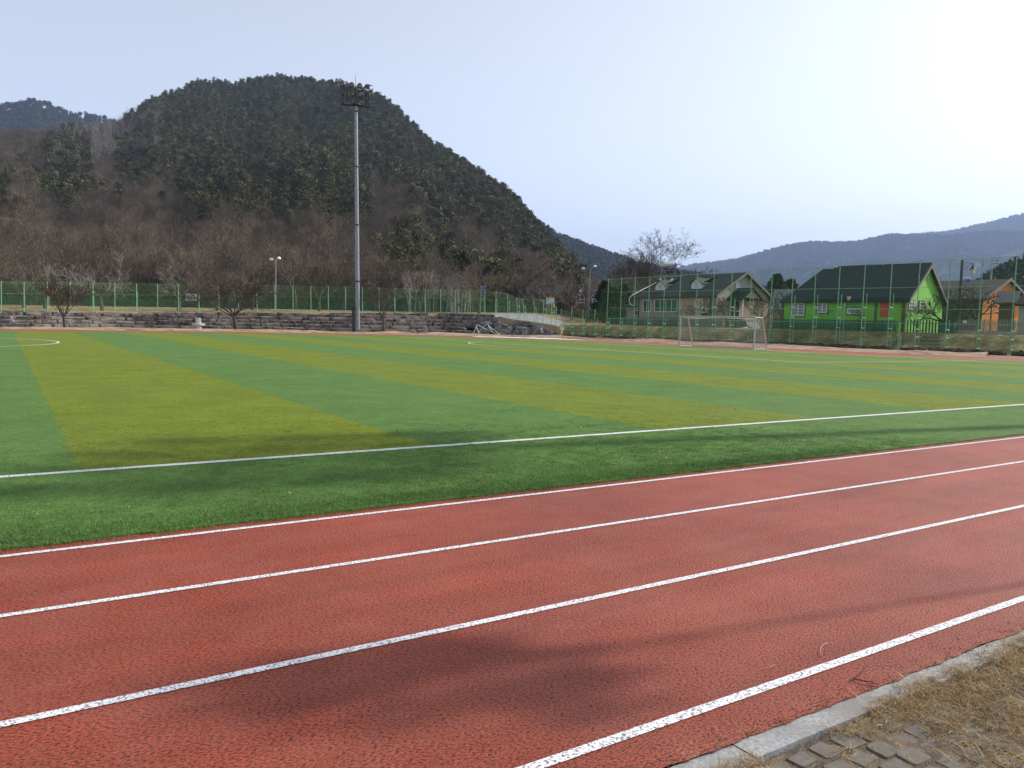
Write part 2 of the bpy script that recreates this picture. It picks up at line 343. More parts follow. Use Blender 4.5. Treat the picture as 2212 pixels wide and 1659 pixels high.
# ------------------------------------------------------------------ field, track, markings
BIG = 2400
mb = MB(); mb.quad((-BIG, -BIG, -0.05), (BIG, -BIG, -0.05), (BIG, BIG, -0.05), (-BIG, BIG, -0.05)); struct(mb.build('ground', Msoil))
TE = [(-70, 71.5), (-20, 71.5), (-0.2, 71.6), (14, 74), (28, 74.2), (37, 72.5), (42.5, 68.5), (45.3, 62.5), (46.6, 56.5), (47.6, 50), (48.3, 43), (48.9, 36), (50, 30), (53.2, 24), (55, 14), (52, 9), (48, 6.1)]
TE = [Vector((x, y, 0)) for x, y in TE]
TO = [(-70, 77), (-20, 77.5), (-0.3, 79.3), (14, 81.4), (28, 81.4), (38, 80.6), (44.5, 78.6), (49, 73.5), (51.6, 67), (53.6, 60.5), (55, 52), (56, 44), (57.6, 36), (61.4, 27.6), (62.5, 14), (59, 6), (54, 1.93)]
TO = [Vector((x, y, 0)) for x, y in TO]
rr = random.Random(2)
near = []
x = 54.0
while x > -70:
    j = 0.012 * noise.noise(Vector((x * 9, 0, 0))) + 0.02 * noise.noise(Vector((x * 2.3, 5, 0)))
    near.append(Vector((x, 1.945 + (j if -2 < x < 12 else 0), 0)))
    x -= 0.03 if -1 < x < 9 else 1.0
mb = MB(); mb.poly(TO + near, 0.0); struct(mb.build('running_track', Mtrack))
nt_ = []
x = 48.0
while x > -70:
    j = 0.03 * noise.noise(Vector((x * 6, 3, 0))) + 0.02 * noise.noise(Vector((x * 1.3, 9, 0)))
    nt_.append(Vector((x, 6.05 + j, 0))); x -= 0.06 if -2 < x < 16 else 1.0
mb = MB(); mb.poly(TE + nt_, 0.016, 0.014); struct(mb.build('artificial_turf', Mturf))
mb = MB()
for k, y in enumerate((2.19, 3.45, 4.72, 5.89)):
    xs = [-60 + i * (0.25 if -1 <= -60 + i else 1) for i in range(0, 0)]
    x = -60.0; a = []; b = []
    while x <= 52:
        jj = 0.0022 * noise.noise(Vector((x * 14, k * 7, 0))); kk = 0.0022 * noise.noise(Vector((x * 14, k * 7, 5)))
        a.append((x, y - 0.026 + jj, 0.004)); b.append((x, y + 0.026 + kk, 0.004)); x += 0.04 if -1 < x < 14 else 1.0
    mb.strip(a, b)
struct(mb.build('lane_lines', Mpaint))
def offs(P, d):
    out = []
    for i, p in enumerate(P):
        t = (P[min(i + 1, len(P) - 1)] - P[max(i - 1, 0)]).normalized(); out.append(p + Vector((-t.y, t.x, 0)) * d)
    return out
mb = MB()
for f_ in (0.06, 0.86):
    c = [a.lerp(b, f_) for a, b in zip(TE, TO)]
    mb.strip([p + Vector((0, 0, 0.004)) for p in c], [p + Vector((0, 0, 0.004)) for p in offs(c, 0.09)])
struct(mb.build('far_lane_lines', Mpaint))
mb = MB(); zt = 0.020
def pl(p, q, wd=0.055):
    p = Vector((*p, zt)); q = Vector((*q, zt)); t = (q - p); n = max(2, int(t.length / 0.25)); t.normalize(); s_ = Vector((-t.y, t.x, 0))
    a = []; b = []
    for i in range(n + 1):
        c = p.lerp(q, i / n); j = 0.008 * noise.noise(c * 5); k = 0.008 * noise.noise(c * 5 + Vector((9, 9, 9)))
        a.append(c + s_ * (wd + j)); b.append(c - s_ * (wd + k))
    mb.strip(a, b)
GX = 48.9; YC = 45.2
pl((-60, 8.68), (GX, 8.68)); pl((33.0, 24.7), (30.3, 65.5)); pl((33.0, 24.7), (49.3, 24.7)); pl((30.3, 65.5), (46.5, 65.5)); pl((GX, 8.7), (47.6, 60))
pl((43.4, 36), (43.4, 54.4)); pl((43.4, 36), (48.6, 36))
def arc(cx, cy, rx, ry, a0, a1, n=80, wd=0.06):
    A = []; B = []
    for i in range(n + 1):
        t = lerp(a0, a1, i / n)
        A.append((cx + (rx + wd) * cos(t), cy + (ry + wd) * sin(t), zt)); B.append((cx + (rx - wd) * cos(t), cy + (ry - wd) * sin(t), zt))
    mb.strip(A, B)
arc(-6.8, 46.6, 9.15, 9.15, 0, 2 * pi)
mb.v = mb.v; arc(37.2, 46.5, 9.3, 9.3, pi - 0.98, pi + 1.02)
pl((-6.8, 8.7), (-6.8, 71))
struct(mb.build('pitch_markings', Mpline))

# straw strip between the track and the stones, with small mounds
def wallu(u): return tab([(-300, 71), (0, 72.7), (250, 82), (500, 90), (770, 96), (950, 102), (1040, 101)], u)
mb = MB(); a = []; b = []; c = []
toe = []
for i in range(len(TO) - 4):
    for s_ in range(4):
        p = TO[i].lerp(TO[i + 1], s_ / 4); toe.append(p)
n_ = len(toe)
outw = offs(toe, 1.0)
base = []
for k in range(0, 12):
    row = []
    for i, p in enumerate(toe):
        d = (outw[i] - p) * (k * 0.9 - 0.25)
        q = p + d; z = 0.012 + ((0.05 + 0.42 * max(0, noise.noise(Vector((q.x * 0.22, q.y * 0.22, 3))))) * min(1, k / 2) if 0 < k else 0)
        if k == 0: z = 0.006
        row.append(Vector((q.x, q.y, z)))
    base.append(row)
for k in range(11): mb.strip(base[k], base[k + 1])
struct(mb.build('straw_verge', Mstraw))

# low white strips laid on the far track
def white_strip(name, P, wd, label):
    mb = MB(); A = []; B = []; Cc = []
    n = 60
    for i in range(n + 1):
        t = i / n; f_ = t * (len(P) - 1); k = min(int(f_), len(P) - 2); p = P[k].lerp(P[k + 1], f_ - k)
        tt = (P[k + 1] - P[k]).normalized(); s_ = Vector((-tt.y, tt.x, 0))
        ww = wd * (sin(pi * t) ** 0.4 + 0.02) * (0.75 + 0.5 * noise.noise(Vector((t * 9, wd, 0))))
        A.append(p + s_ * ww + Vector((0, 0, 0.008))); B.append(p - s_ * ww + Vector((0, 0, 0.008))); Cc.append(p + Vector((0, 0, 0.03 + 0.05 * min(1, ww))))
    mb.smooth = True; mb.strip(A, Cc); mb.strip(Cc, B); o = fixn(mb.build(name, Mwhitestrip)); tag(o, label, 'white_strip'); return o
white_strip('white_patch', [gp(1022, 727.3), gp(1080, 728.6), gp(1140, 730.5), gp(1200, 732.3), gp(1262, 734.8)], 0.6, 'long bright white strip on the track below the rock heap')
white_strip('white_patch', [gp(285, 711.6), gp(340, 712.6), gp(400, 713.6), gp(480, 715.2)], 0.55, 'thin white strip on the far track near the stone fountain')
white_strip('white_patch', [gp(1930, 761.5), gp(2020, 765.2), gp(2080, 767.6)], 0.10, 'narrow white streak along the track under the tall fence')

# kerb, pavers, dry grass in the corner
mb = MB(); x = -1.70
while x < 14:
    L_ = 1.0; n = 12
    for i in range(n):
        pass
    y0, y1 = 1.832, 1.955; z = -0.004 + rr.uniform(-0.002, 0.002)
    mb.add([(x + 0.001, y0, z), (x + L_ - 0.001, y0, z), (x + L_ - 0.001, y1, z - 0.003), (x + 0.001, y1, z - 0.003), (x + 0.001, y0 - 0.004, -0.1), (x + L_ - 0.001, y0 - 0.004, -0.1)], [(0, 1, 2, 3), (0, 4, 5, 1)])
    x += L_
mb.box((35, 1.885, -0.055), (42, 0.14, 0.1)); mb.box((-20, 1.885, -0.055), (36, 0.14, 0.1))
for o_ in (mb,): struct(o_.build('kerb', Mconc))
mb = MB()
NX, NY = 150, 70
g = [[None] * (NY + 1) for _ in range(NX + 1)]
for i in range(NX + 1):
    for j in range(NY + 1):
        x = 0.5 + 9 * i / NX; y = 1.815 - 3.0 * (j / NY) ** 1.3
        z = -0.017 + 0.008 * noise.noise(Vector((x * 5, y * 5, 0))) + 0.05 * sstep(2.3, 4.5, x) * sstep(1.78, 1.2, y) * (0.6 + noise.noise(Vector((x * 1.1, y * 1.1, 2))))
        g[i][j] = (x, y, z)
mb.smooth = True
for i in range(NX): mb.strip(g[i], g[i + 1])
o = fixn(mb.build('verge_soil', Mdirt)); struct(o)
def rock(mb, c, d, rng, rot=None, jit=0.12, n=3):
    # box with n subdivisions, rounded and roughened
    c = Vector(c); base = len(mb.v); idx = {}
    def key(i, j, k):
        if (i, j, k) in idx: return idx[(i, j, k)]
        p = Vector((2 * i / n - 1, 2 * j / n - 1, 2 * k / n - 1))
        q = Vector((math.copysign(abs(p.x) ** 0.8, p.x), math.copysign(abs(p.y) ** 0.8, p.y), math.copysign(abs(p.z) ** 0.8, p.z)))
        m_ = sorted([abs(p.x), abs(p.y), abs(p.z)]); r = 1 - 0.055 * m_[1] ** 3 - 0.04 * m_[0] ** 3
        q = q * r
        q = Vector((q.x * d[0] / 2, q.y * d[1] / 2, q.z * d[2] / 2))
        q += Vector((rng.uniform(-1, 1) * d[0], rng.uniform(-1, 1) * d[1], rng.uniform(-1, 1) * d[2])) * jit * 0.5
        if rot is not None: q = rot @ q
        mb.v.append(tuple(c + q)); idx[(i, j, k)] = len(mb.v) - 1; return idx[(i, j, k)]
    for a in range(n):
        for b in range(n):
            mb.face([key(a, b, 0), key(a, b + 1, 0), key(a + 1, b + 1, 0), key(a + 1, b, 0)])
            mb.face([key(a, b, n), key(a + 1, b, n), key(a + 1, b + 1, n), key(a, b + 1, n)])
            mb.face([key(a, 0, b), key(a + 1, 0, b), key(a + 1, 0, b + 1), key(a, 0, b + 1)])
            mb.face([key(a, n, b), key(a, n, b + 1), key(a + 1, n, b + 1), key(a + 1, n, b)])
            mb.face([key(0, a, b), key(0, a, b + 1), key(0, a + 1, b + 1), key(0, a + 1, b)])
            mb.face([key(n, a, b), key(n, a + 1, b), key(n, a + 1, b + 1), key(n, a, b + 1)])
# interlocking paver studs
mb = MB(); rp = random.Random(5)
for r_ in range(0, 11):
    for c_ in range(-2, 30):
        x = 1.55 + c_ * 0.130 + (0.065 if r_ % 2 else 0); y = 1.745 - r_ * 0.100
        if x > 3.35 + 0.25 * noise.noise(Vector((y * 3, 1, 1))) - (0.5 if y > 1.66 else 0.1) * 0.6: continue
        x += rp.uniform(-.006, .006); y += rp.uniform(-.006, .006)
        a_ = rp.uniform(-0.12, 0.12); R = Matrix.Rotation(a_, 3, 'Z')
        w0, h0, bz = 0.050 + rp.uniform(-.006, .005), 0.040 + rp.uniform(-.006, .006), -0.012 + rp.uniform(-0.003, 0.002)
        k1, k2, k3, k4 = [rp.uniform(.002, .012) for _ in range(4)]; sk = rp.uniform(-.006, .006)
        pts = [(-w0 + k1, -h0), (w0 - k2, -h0 + sk), (w0, -h0 + k2), (w0 + sk, h0 - k3), (w0 - k3, h0), (-w0 + k4, h0 - sk), (-w0, h0 - k4), (-w0 + sk, -h0 + k1)]
        def ring(sx, z): return [Vector((x, y, z)) + R @ Vector((q[0] * sx, q[1] * sx, 0)) for q in pts]
        A = ring(0.97, bz); B = ring(1.0, bz - 0.003); C2 = ring(1.02, -0.06)
        n = 8; mb.add(A + B + C2, [tuple(range(8))] + [(i, n + i, n + (i + 1) % n, (i + 1) % n) for i in range(n)] + [(n + i, 2 * n + i, 2 * n + (i + 1) % n, n + (i + 1) % n) for i in range(n)])
o = fixn(mb.build('paving', Mpaver)); struct(o)

# grass blade tufts
def tuft(name, m, nb, h, spread, wd, rng, curl=0.6, flat=0.0):
    mb = MB()
    for _ in range(nb):
        a = rng.uniform(0, 2 * pi); r = spread * sqrt(rng.random()); p = Vector((r * cos(a), r * sin(a), 0))
        a2 = rng.uniform(0, 2 * pi); d = Vector((cos(a2), sin(a2), 0)); s_ = Vector((-d.y, d.x, 0)) * wd
        hh = h * rng.uniform(0.5, 1.1); cu = curl * rng.uniform(0.3, 1.3)
        up = Vector((0, 0, 1)) * (1 - flat)
        q = p + up * hh * 0.6 + d * hh * 0.35 * cu; t = p + up * hh * rng.uniform(0.6, 1.0) + d * hh * (0.9 * cu + flat)
        mb.add([p - s_, p + s_, q + s_ * .8, q - s_ * .8, t], [(0, 1, 2, 3), (3, 2, 4)])
    return mb.mesh(name, m)
rg = random.Random(9)
tm = [tuft('turf_tuft', Mblade, 46, 0.018, 0.11, 0.0011, rg) for _ in range(4)]
pts = []
for _ in range(52000):
    y = 6.03 + 9 * rg.random() ** 1.5; x = rg.uniform(-2.0, 2 + y * 1.9)
    if rg.random() > (1 - sstep(6.3, 12.5, y)) * (1 - sstep(5, 13, x)) * (1 if y < 6.4 else .5): continue
    if y < 6.06 + 0.03 * noise.noise(Vector((x * 6, 3, 0))): continue
    if abs(y - 8.68) < 0.05 and rg.random() < 0.93: continue
    pts.append((x, y, 0.014))
scatter('turf_fibres', pts, tm, 0.8, 1.25, 'short upright green fibres of the artificial turf nearest the track', 'turf', 0.15)
# edge debris: tan bits caught along the turf edge
Mtan = mat('dry_blades', (0.22, 0.135, 0.055), (0.38, 0.26, 0.12), 40, 0.9, 0, objvar=0.35)
Mtan2 = mat('bleached_blades', (0.55, 0.47, 0.33), None, rough=0.9, objvar=0.25)
Mbrn = mat('brown_bits', (0.10, 0.055, 0.03), None, rough=0.95, objvar=0.4)
dt = [tuft('dry_tuft', Mtan, 34, 0.034, 0.05, 0.0009, rg, 1.6, 0.55) for _ in range(4)] + [tuft('dry_tuft_pale', Mtan2, 5, 0.028, 0.05, 0.0013, rg, 1.8, 0.5) for _ in range(2)]
pts = []
for _ in range(34000):
    x = rg.uniform(1.2, 9.0); y = 1.80 - 2.6 * rg.random() ** 1.2
    k = noise.noise(Vector((x * 2.2, y * 2.2, 7)))
    inn = x > 3.0 + 0.3 * noise.noise(Vector((y * 4, 1, 1))) - (0.22 if y > 1.70 else 0.0)
    pr = (0.95 if k > -0.1 else 0.65) if inn else (0.008 if k < 0.25 else 0.03)
    if rg.random() > pr: continue
    j = 0.05 * sstep(2.3, 4.5, x) * sstep(1.78, 1.2, y) * (0.6 + noise.noise(Vector((x * 1.1, y * 1.1, 2))))
    pts.append((x, y, -0.022 + j))
for x in [rg.uniform(1.3, 8) for _ in range(900)]:
    if noise.noise(Vector((x * 3, 0, 4))) > 0.15 or x > 3.0: pts.append((x, 1.83 - abs(rg.gauss(0, 0.02)) + (0.05 * sstep(2.9, 3.6, x)) * rg.random(), -0.006))
jp = []
for _ in range(5200):
    x = rg.uniform(1.2, 3.5); y = 1.80 - 0.9 * rg.random(); r_ = round((1.745 - y) / .1); cx = ((x - 1.55 - (.065 if r_ % 2 else 0)) / .13 + .5) % 1 - .5; cy = (y - 1.745 + r_ * .1) / .1
    if abs(cx) > .36 or abs(cy) > .36: jp.append((x, y, -0.024))
scatter('joint_grass', jp, [tuft('joint_tuft', Mtan, 10, .014, .02, .0009, rg, 1.6, .5), tuft('joint_bits', Mbrn, 8, .010, .02, .0014, rg, 1.2, .6)], .7, 1.4, 'dry grass and crumbs filling the joints between the pavers', 'dry grass', .4)
scatter('dry_grass', pts, dt, 0.7, 1.3, 'tangled dry tan grass spilling over the kerb in the near corner', 'dry grass', 0.4)
bt = [tuft('bit', Mbrn, 4, 0.011, 0.025, 0.0022, rg, 1.0, 0.7), tuft('bit_tan', Mtan, 4, 0.022, 0.025, 0.0010, rg, 1.0, 0.85)]
pts = []
for _ in range(4200):
    x = rg.uniform(-1, 15); pts.append((x, 6.03 + rg.gauss(0, 0.035), 0.003))
for _ in range(700):
    x = rg.uniform(1.5, 8); pts.append((x, 1.93 + abs(rg.gauss(0, 0.05)), 0.003))
for _ in range(500):
    y = 6.1 + 5 * rg.random() ** 1.5; pts.append((rg.uniform(-1, 18), y, 0.03))
scatter('litter_crumbs', pts, bt, 0.5, 1.3, 'brown crumbs and straw caught along the turf and track edges', 'litter', 0.5)

# single leaves and a twig
Mleaf = mat('fallen_leaf', (0.42, 0.30, 0.19), (0.26, 0.14, 0.08), 30, 0.9, 0, objvar=0.35)
def leaf_mesh(rng, s=0.05):
    mb = MB(); n = 5; A = []; B = []; Cn = []
    for i in range(n + 1):
        t = i / n; w_ = s * 0.32 * sin(pi * min(1, t * 0.95 + 0.04)); z = 0.012 + s * 0.35 * sin(pi * t) * rng.uniform(.6, 1.0)
        A.append((s * (t - .5), w_, z + w_ * .6)); B.append((s * (t - .5), -w_, z + w_ * .5)); Cn.append((s * (t - .5), 0, z - w_ * .1))
    mb.strip(A, Cn); mb.strip(Cn, B); return mb.mesh('leaf', Mleaf)
lm = [leaf_mesh(rg, s) for s in (0.045, 0.06, 0.035)]
leafpx = [(791, 1048), (627, 1069), (435, 1059), (600, 1092), (945, 936), (963, 944), (1010, 925), (726, 836), (938, 893), (760, 868), (855, 934), (1550, 885), (1588, 887), (1258, 927), (1835, 917), (1370, 993), (1345, 996), (560, 1036), (1235, 1002), (1440, 993), (2068, 900), (280, 1101), (80, 1115), (2150, 920)]
for i, (u, v) in enumerate(leafpx):
    p = gp(u, v, 0.03); o = bpy.data.objects.new('fallen_leaf', lm[i % 3]); COL.objects.link(o); o.location = p
    o.rotation_euler = (rg.uniform(-.3, .3), rg.uniform(-.3, .3), rg.uniform(0, 6)); s_ = 0.55 + 0.04 * p.length; o.scale = (s_,) * 3
    tag(o, 'small curled brown dead leaf lying on the artificial turf', 'leaf', 'dead leaves scattered on the turf')
Mtw = mat('twig_bark', (0.07, 0.045, 0.035), None, rough=0.9)
mb = MB(); P0 = gp(1843, 1467, 0.006)
mb.path([gp(1873, 1437, .02), gp(1862, 1452, .016), gp(1843, 1466, .006), gp(1836, 1470, .01)], [.0016, .002, .003, .002], 5)
mb.path([gp(1843, 1466, .006), gp(1860, 1470, .012), gp(1880, 1472, .012), gp(1903, 1480, .006)], [.003, .0025, .002, .0012], 5)
mb.path([gp(1860, 1470, .012), gp(1880, 1477, .01)], [.002, .001], 5)
tag(mb.build('twig', Mtw), 'dark forked twig lying across the concrete kerb', 'twig')
mb = MB(); mb.path([gp(1777, 1416, .008), gp(1772, 1408, .012), gp(1772, 1400, .012), gp(1780, 1391, .012), gp(1790, 1388, .01)], [.0015] * 5, 5)
tag(mb.build('grass_stalk', Mtan2), 'pale curved grass stalk lying on the track beside the kerb', 'grass stalk')
mb = MB(); mb.path([gp(1646, 1446, .006), gp(1665, 1440, .008), gp(1675, 1434, .008)], [.0015] * 3, 5)
tag(mb.build('grass_stalk', Mtan), 'short straight tan straw lying on the outer lane line', 'grass stalk')
print('field done')

# ------------------------------------------------------------------ upper ground, hills
def toU(p):
    t = math.atan2(p[1], p[0]); lo, hi = -2500.0, 4500.0
    for _ in range(40):
        m_ = (lo + hi) / 2; d = ray(m_, hor(m_))
        if math.atan2(d.y, d.x) > t: lo = m_
        else: hi = m_
    d = ray(lo, hor(lo)); return lo, sqrt(p[0] ** 2 + p[1] ** 2) / sqrt(d.x ** 2 + d.y ** 2)
def ridge(pts, Dt, tree):
    T = []
    for u, v in pts:
        D = tab(Dt, u); p = at(u, v, D); U, Dh = toU(p); T.append((U, Dh, p.z - tree))
    T.sort(); return [(a, b) for a, b, c in T], [(a, c) for a, b, c in T]
# terrace crest heights and depths
ZT = [(-300, 1.4), (0, 1.45), (500, 2.0), (950, 2.7), (1035, 2.7), (1072, 2.2), (1188, 1.15), (1215, 0.2)]
def hrow(u): return tab([(-300, .36), (0, .3625), (500, .40), (950, .45), (1040, .45)], u)
TREAD = 0.82
FD = [(-300, 75), (0, 77.3), (500, 94.8), (950, 107), (1040, 107), (1100, 104), (1188, 103.5), (1212, 103.3)]        # fence line depth
# right-hand fence base line
FB = [(1212, 726.8), (1310, 730.7), (1464.7, 736.4), (1704.7, 746.7), (1915, 755.3), (2181, 766)]
RF0 = gp(1212, 726.8); RF1 = gp(2212, 767.6)
def fenceD(u):
    if u < 1212: return tab(FD, u)
    if u > 2700: u = 2700
    # straight line between RF0 and RF1
    d = ray(u, hor(u)); ex = RF1 - RF0; den = d.x * ex.y - d.y * ex.x
    return (RF0.x * ex.y - RF0.y * ex.x) / den
def upz(u, D):
    """height of the ground beyond the fence"""
    D0 = fenceD(u)
    if u < 1215:
        z0 = tab(ZT, u); z1 = tab([(-300, 2.0), (0, 2.3), (500, 2.8), (950, 3.2), (1150, 3.4), (1300, 2.6)], u)
        if u > 1040: z0 = tab([(1040, 2.7), (1072, 2.3), (1188, 1.5), (1215, 1.2)], u)
        return lerp(z0, z1, sstep(0, 26, D - D0))
    f_ = sstep(0.3, 4.6, D - D0)
    c = 1.62 + 0.1 * noise.noise(Vector((u * 0.02, 1, 1)))
    far = tab([(1215, 3.2), (1300, 2.4), (1380, 1.8), (3000, 1.8)], u)
    return lerp(lerp(0.02, c, f_), far, sstep(6, 45, D - D0))
mb = MB(); mb.smooth = True
us = [-900 + i * 30 for i in range(20)] + [-300 + i * 12 for i in range(26)] + [12 + i * 7 for i in range(321)] + [2270 + 40 * i for i in range(20)]
offd = [-0.3, 0.0, 0.4, .9, 1.4, 1.9, 2.4, 2.9, 3.4, 3.9, 4.4, 5, 6, 8, 11, 15, 20, 26, 34, 44, 60, 90, 150, 300, 700, 1500, 3500]
rows = []
for u in us:
    row = []
    D0 = fenceD(u)
    for k, od in enumerate(offd):
        D = D0 + od + (0 if u > 1212 else 0)
        if k == 0:
            z = -0.04
            if u < 1212: D = D0 - 1.05
            p = onz(u, D, z)
        elif k == 1 and u < 1212:
            p = onz(u, D0 - 1.0, tab(ZT, u) - 0.08 if u < 1035 else upz(u, D0))
        else:
            z = upz(u, D); p = onz(u, D, z)
            if u > 1212 and 0.3 < od < 5:
                p.z += 0.10 * noise.noise(Vector((p.x * 0.9, p.y * 0.9, 0))) + 0.05 * noise.noise(Vector((p.x * 3, p.y * 3, 0)))
            elif od < 12 : p.z += 0.05 * noise.noise(Vector((p.x * 0.8, p.y * 0.8, 0)))
        row.append(p)
    rows.append(row)
idm = []
for i in range(len(rows) - 1):
    for k in range(len(offd) - 1):
        b = len(mb.v); mb.v.extend([tuple(rows[i][k]), tuple(rows[i + 1][k]), tuple(rows[i + 1][k + 1]), tuple(rows[i][k + 1])])
        u = us[i]
        mb.cur = 0
        if u > 1205:
            mb.cur = 1 if 3.9 <= offd[k] < 6 else (0 if offd[k] < 3.9 else 3)
        else: mb.cur = 1 if offd[k] < 3 and u < 1215 else 3
        if offd[k] > 12 and u < 1400: mb.cur = 2
        mb.face([b, b + 1, b + 2, b + 3])
o = mb.build('upper_ground', [Mbank, Mcrest, Mlitter, Mbank]); 
bm = bmesh.new(); bm.from_mesh(o.data); bmesh.ops.remove_doubles(bm, verts=bm.verts, dist=0.001); bmesh.ops.recalc_face_normals(bm, faces=bm.faces); bm.to_mesh(o.data); bm.free(); struct(o)

# main wooded hill
RID = [(-900, 330), (-300, 300), (0, 284), (100, 280), (200, 275), (250, 266), (290, 241), (330, 215), (380, 200), (420, 178), (460, 176), (490, 182), (530, 175), (570, 168), (600, 165), (640, 170), (690, 177), (740, 180), (800, 200), (850, 228), (880, 258), (920, 300), (960, 325), (1000, 350), (1050, 385), (1100, 420), (1130, 450), (1160, 490), (1190, 520), (1230, 565), (1280, 610), (1330, 648), (1400, 680), (1480, 700)]
RDt = [(-900, 470), (0, 500), (250, 620), (420, 780), (600, 860), (800, 780), (1000, 600), (1200, 430), (1330, 340), (1480, 300)]
RD, RZ = ridge(RID, RDt, 7.0)
HB = [(-900, 118), (0, 122), (500, 128), (900, 140), (1100, 160), (1330, 200), (1480, 220)]
def hillz(U, D):
    Dr = tab(RD, U); zr = tab(RZ, U); D0 = tab(HB, U); zb = upz(U, D0) - 0.4
    t = (D - D0) / (Dr - D0)
    if t < 0: return zb - 1.0
    if t <= 1:
        z = zb + (zr - zb) * (0.30 * t + 0.70 * t ** 1.55)
        z += (5 + 0.03 * zr) * sin(pi * min(1, t)) ** 1 * noise.noise(Vector((U * 0.009, D * 0.004, 4))) * 1.0
        z += 2.2 * sin(pi * t) * noise.noise(Vector((U * 0.03, D * 0.02, 8)))
        return z
    return zr - (zr + 5) * 0.55 * (t - 1) ** 1.15 - 3 * (t - 1)
def hillmesh(name, U0, U1, nU, D0f, D1f, nD, zf, m, pw=1.5):
    mb = MB(); mb.smooth = True; g = []
    for i in range(nU + 1):
        U = lerp(U0, U1, i / nU); row = []
        for k in range(nD + 1):
            D = lerp(D0f(U), D1f(U), (k / nD) ** pw); row.append(onz(U, D, zf(U, D)))
        g.append(row)
    base = 0
    for r in g: mb.v.extend([tuple(p) for p in r])
    n = nD + 1
    for i in range(nU):
        for k in range(nD): mb.face([i * n + k, (i + 1) * n + k, (i + 1) * n + k + 1, i * n + k + 1])
    o = mb.build(name, m); struct(o); return o
hillmesh('wooded_hill', -900, 1480, 240, lambda U: tab(HB, U) - 2, lambda U: tab(RD, U) * 1.35, 90, hillz, Mlitter)

# hills behind
def back(name, pts, Dt, tree, base, m, rough, U0, U1, nU=220, nD=40, front=0.5):
    D_, Z_ = ridge(pts, Dt, tree)
    def zf(U, D):
        Dr = tab(D_, U); zr = tab(Z_, U); t = (D - Dr * front) / (Dr * (1 - front))
        if t < 0: return base
        if t <= 1: return base + (zr - base) * (0.45 * t + 0.55 * t ** 1.6) + sin(pi * t) * rough * (noise.noise(Vector((U * 0.012, D * 0.0025, 2))) + 0.5 * noise.noise(Vector((U * 0.04, D * 0.008, 5))))
        return zr * (1 - 1.4 * (t - 1)) 
    hillmesh(name, U0, U1, nU, lambda U: tab(D_, U) * front * 0.98, lambda U: tab(D_, U) * 1.35, nD, zf, m, 1.0)
    return zf, D_
LB = [(-900, 300), (-400, 250), (-100, 232), (0, 222), (40, 213), (75, 208), (110, 218), (150, 236), (190, 238), (225, 247), (245, 254), (330, 285), (450, 330), (600, 420)]
zLB, dLB = back('hill_behind', LB, [(0, 1700), (1000, 1700)], 9, 5, Mfarwood, 30, -900, 600, 150)
MBk = [(900, 330), (1000, 372), (1060, 410), (1120, 443), (1150, 460), (1180, 483), (1210, 500), (1250, 515), (1300, 535), (1340, 548), (1380, 562), (1420, 572), (1500, 585), (1600, 604), (1750, 640), (1900, 690)]
zMB, dMB = back('hill_behind', MBk, [(900, 1500), (1300, 1400), (1900, 1100)], 8, 3, Mfarwood, 24, 900, 1900, 160)
FR = [(1200, 640), (1300, 612), (1400, 590), (1450, 580), (1500, 570), (1540, 566), (1600, 557), (1652, 541), (1700, 529), (1748, 521), (1796, 522), (1851, 521), (1891, 511), (1925, 505), (1980, 507), (2050, 507), (2100, 501), (2160, 497), (2212, 500), (2300, 490), (2600, 440), (3200, 380)]
zFR, dFR = back('far_mountain', FR, [(1200, 4800), (3200, 4800)], 10, 0, Mfarwood, 90, 1200, 3200, 240)
FR2 = [(1700, 560), (1850, 525), (1930, 508), (2000, 503), (2050, 500), (2075, 494), (2100, 488), (2150, 477), (2180, 468), (2212, 462), (2300, 440), (2600, 420), (3200, 380)]
zFR2, dFR2 = back('far_mountain', FR2, [(1200, 6400), (3200, 6400)], 10, 0, Mfarwood, 90, 1700, 3200, 160)
RK = [(2060, 640), (2100, 610), (2118, 597), (2144, 578), (2175, 563), (2200, 550), (2212, 545), (2260, 528), (2400, 500), (3000, 480)]
zRK, dRK = back('wooded_knoll', RK, [(2000, 330), (3000, 330)], 5, 1.5, Mfarwood, 5, 2060, 3000, 90, 30, 0.6)

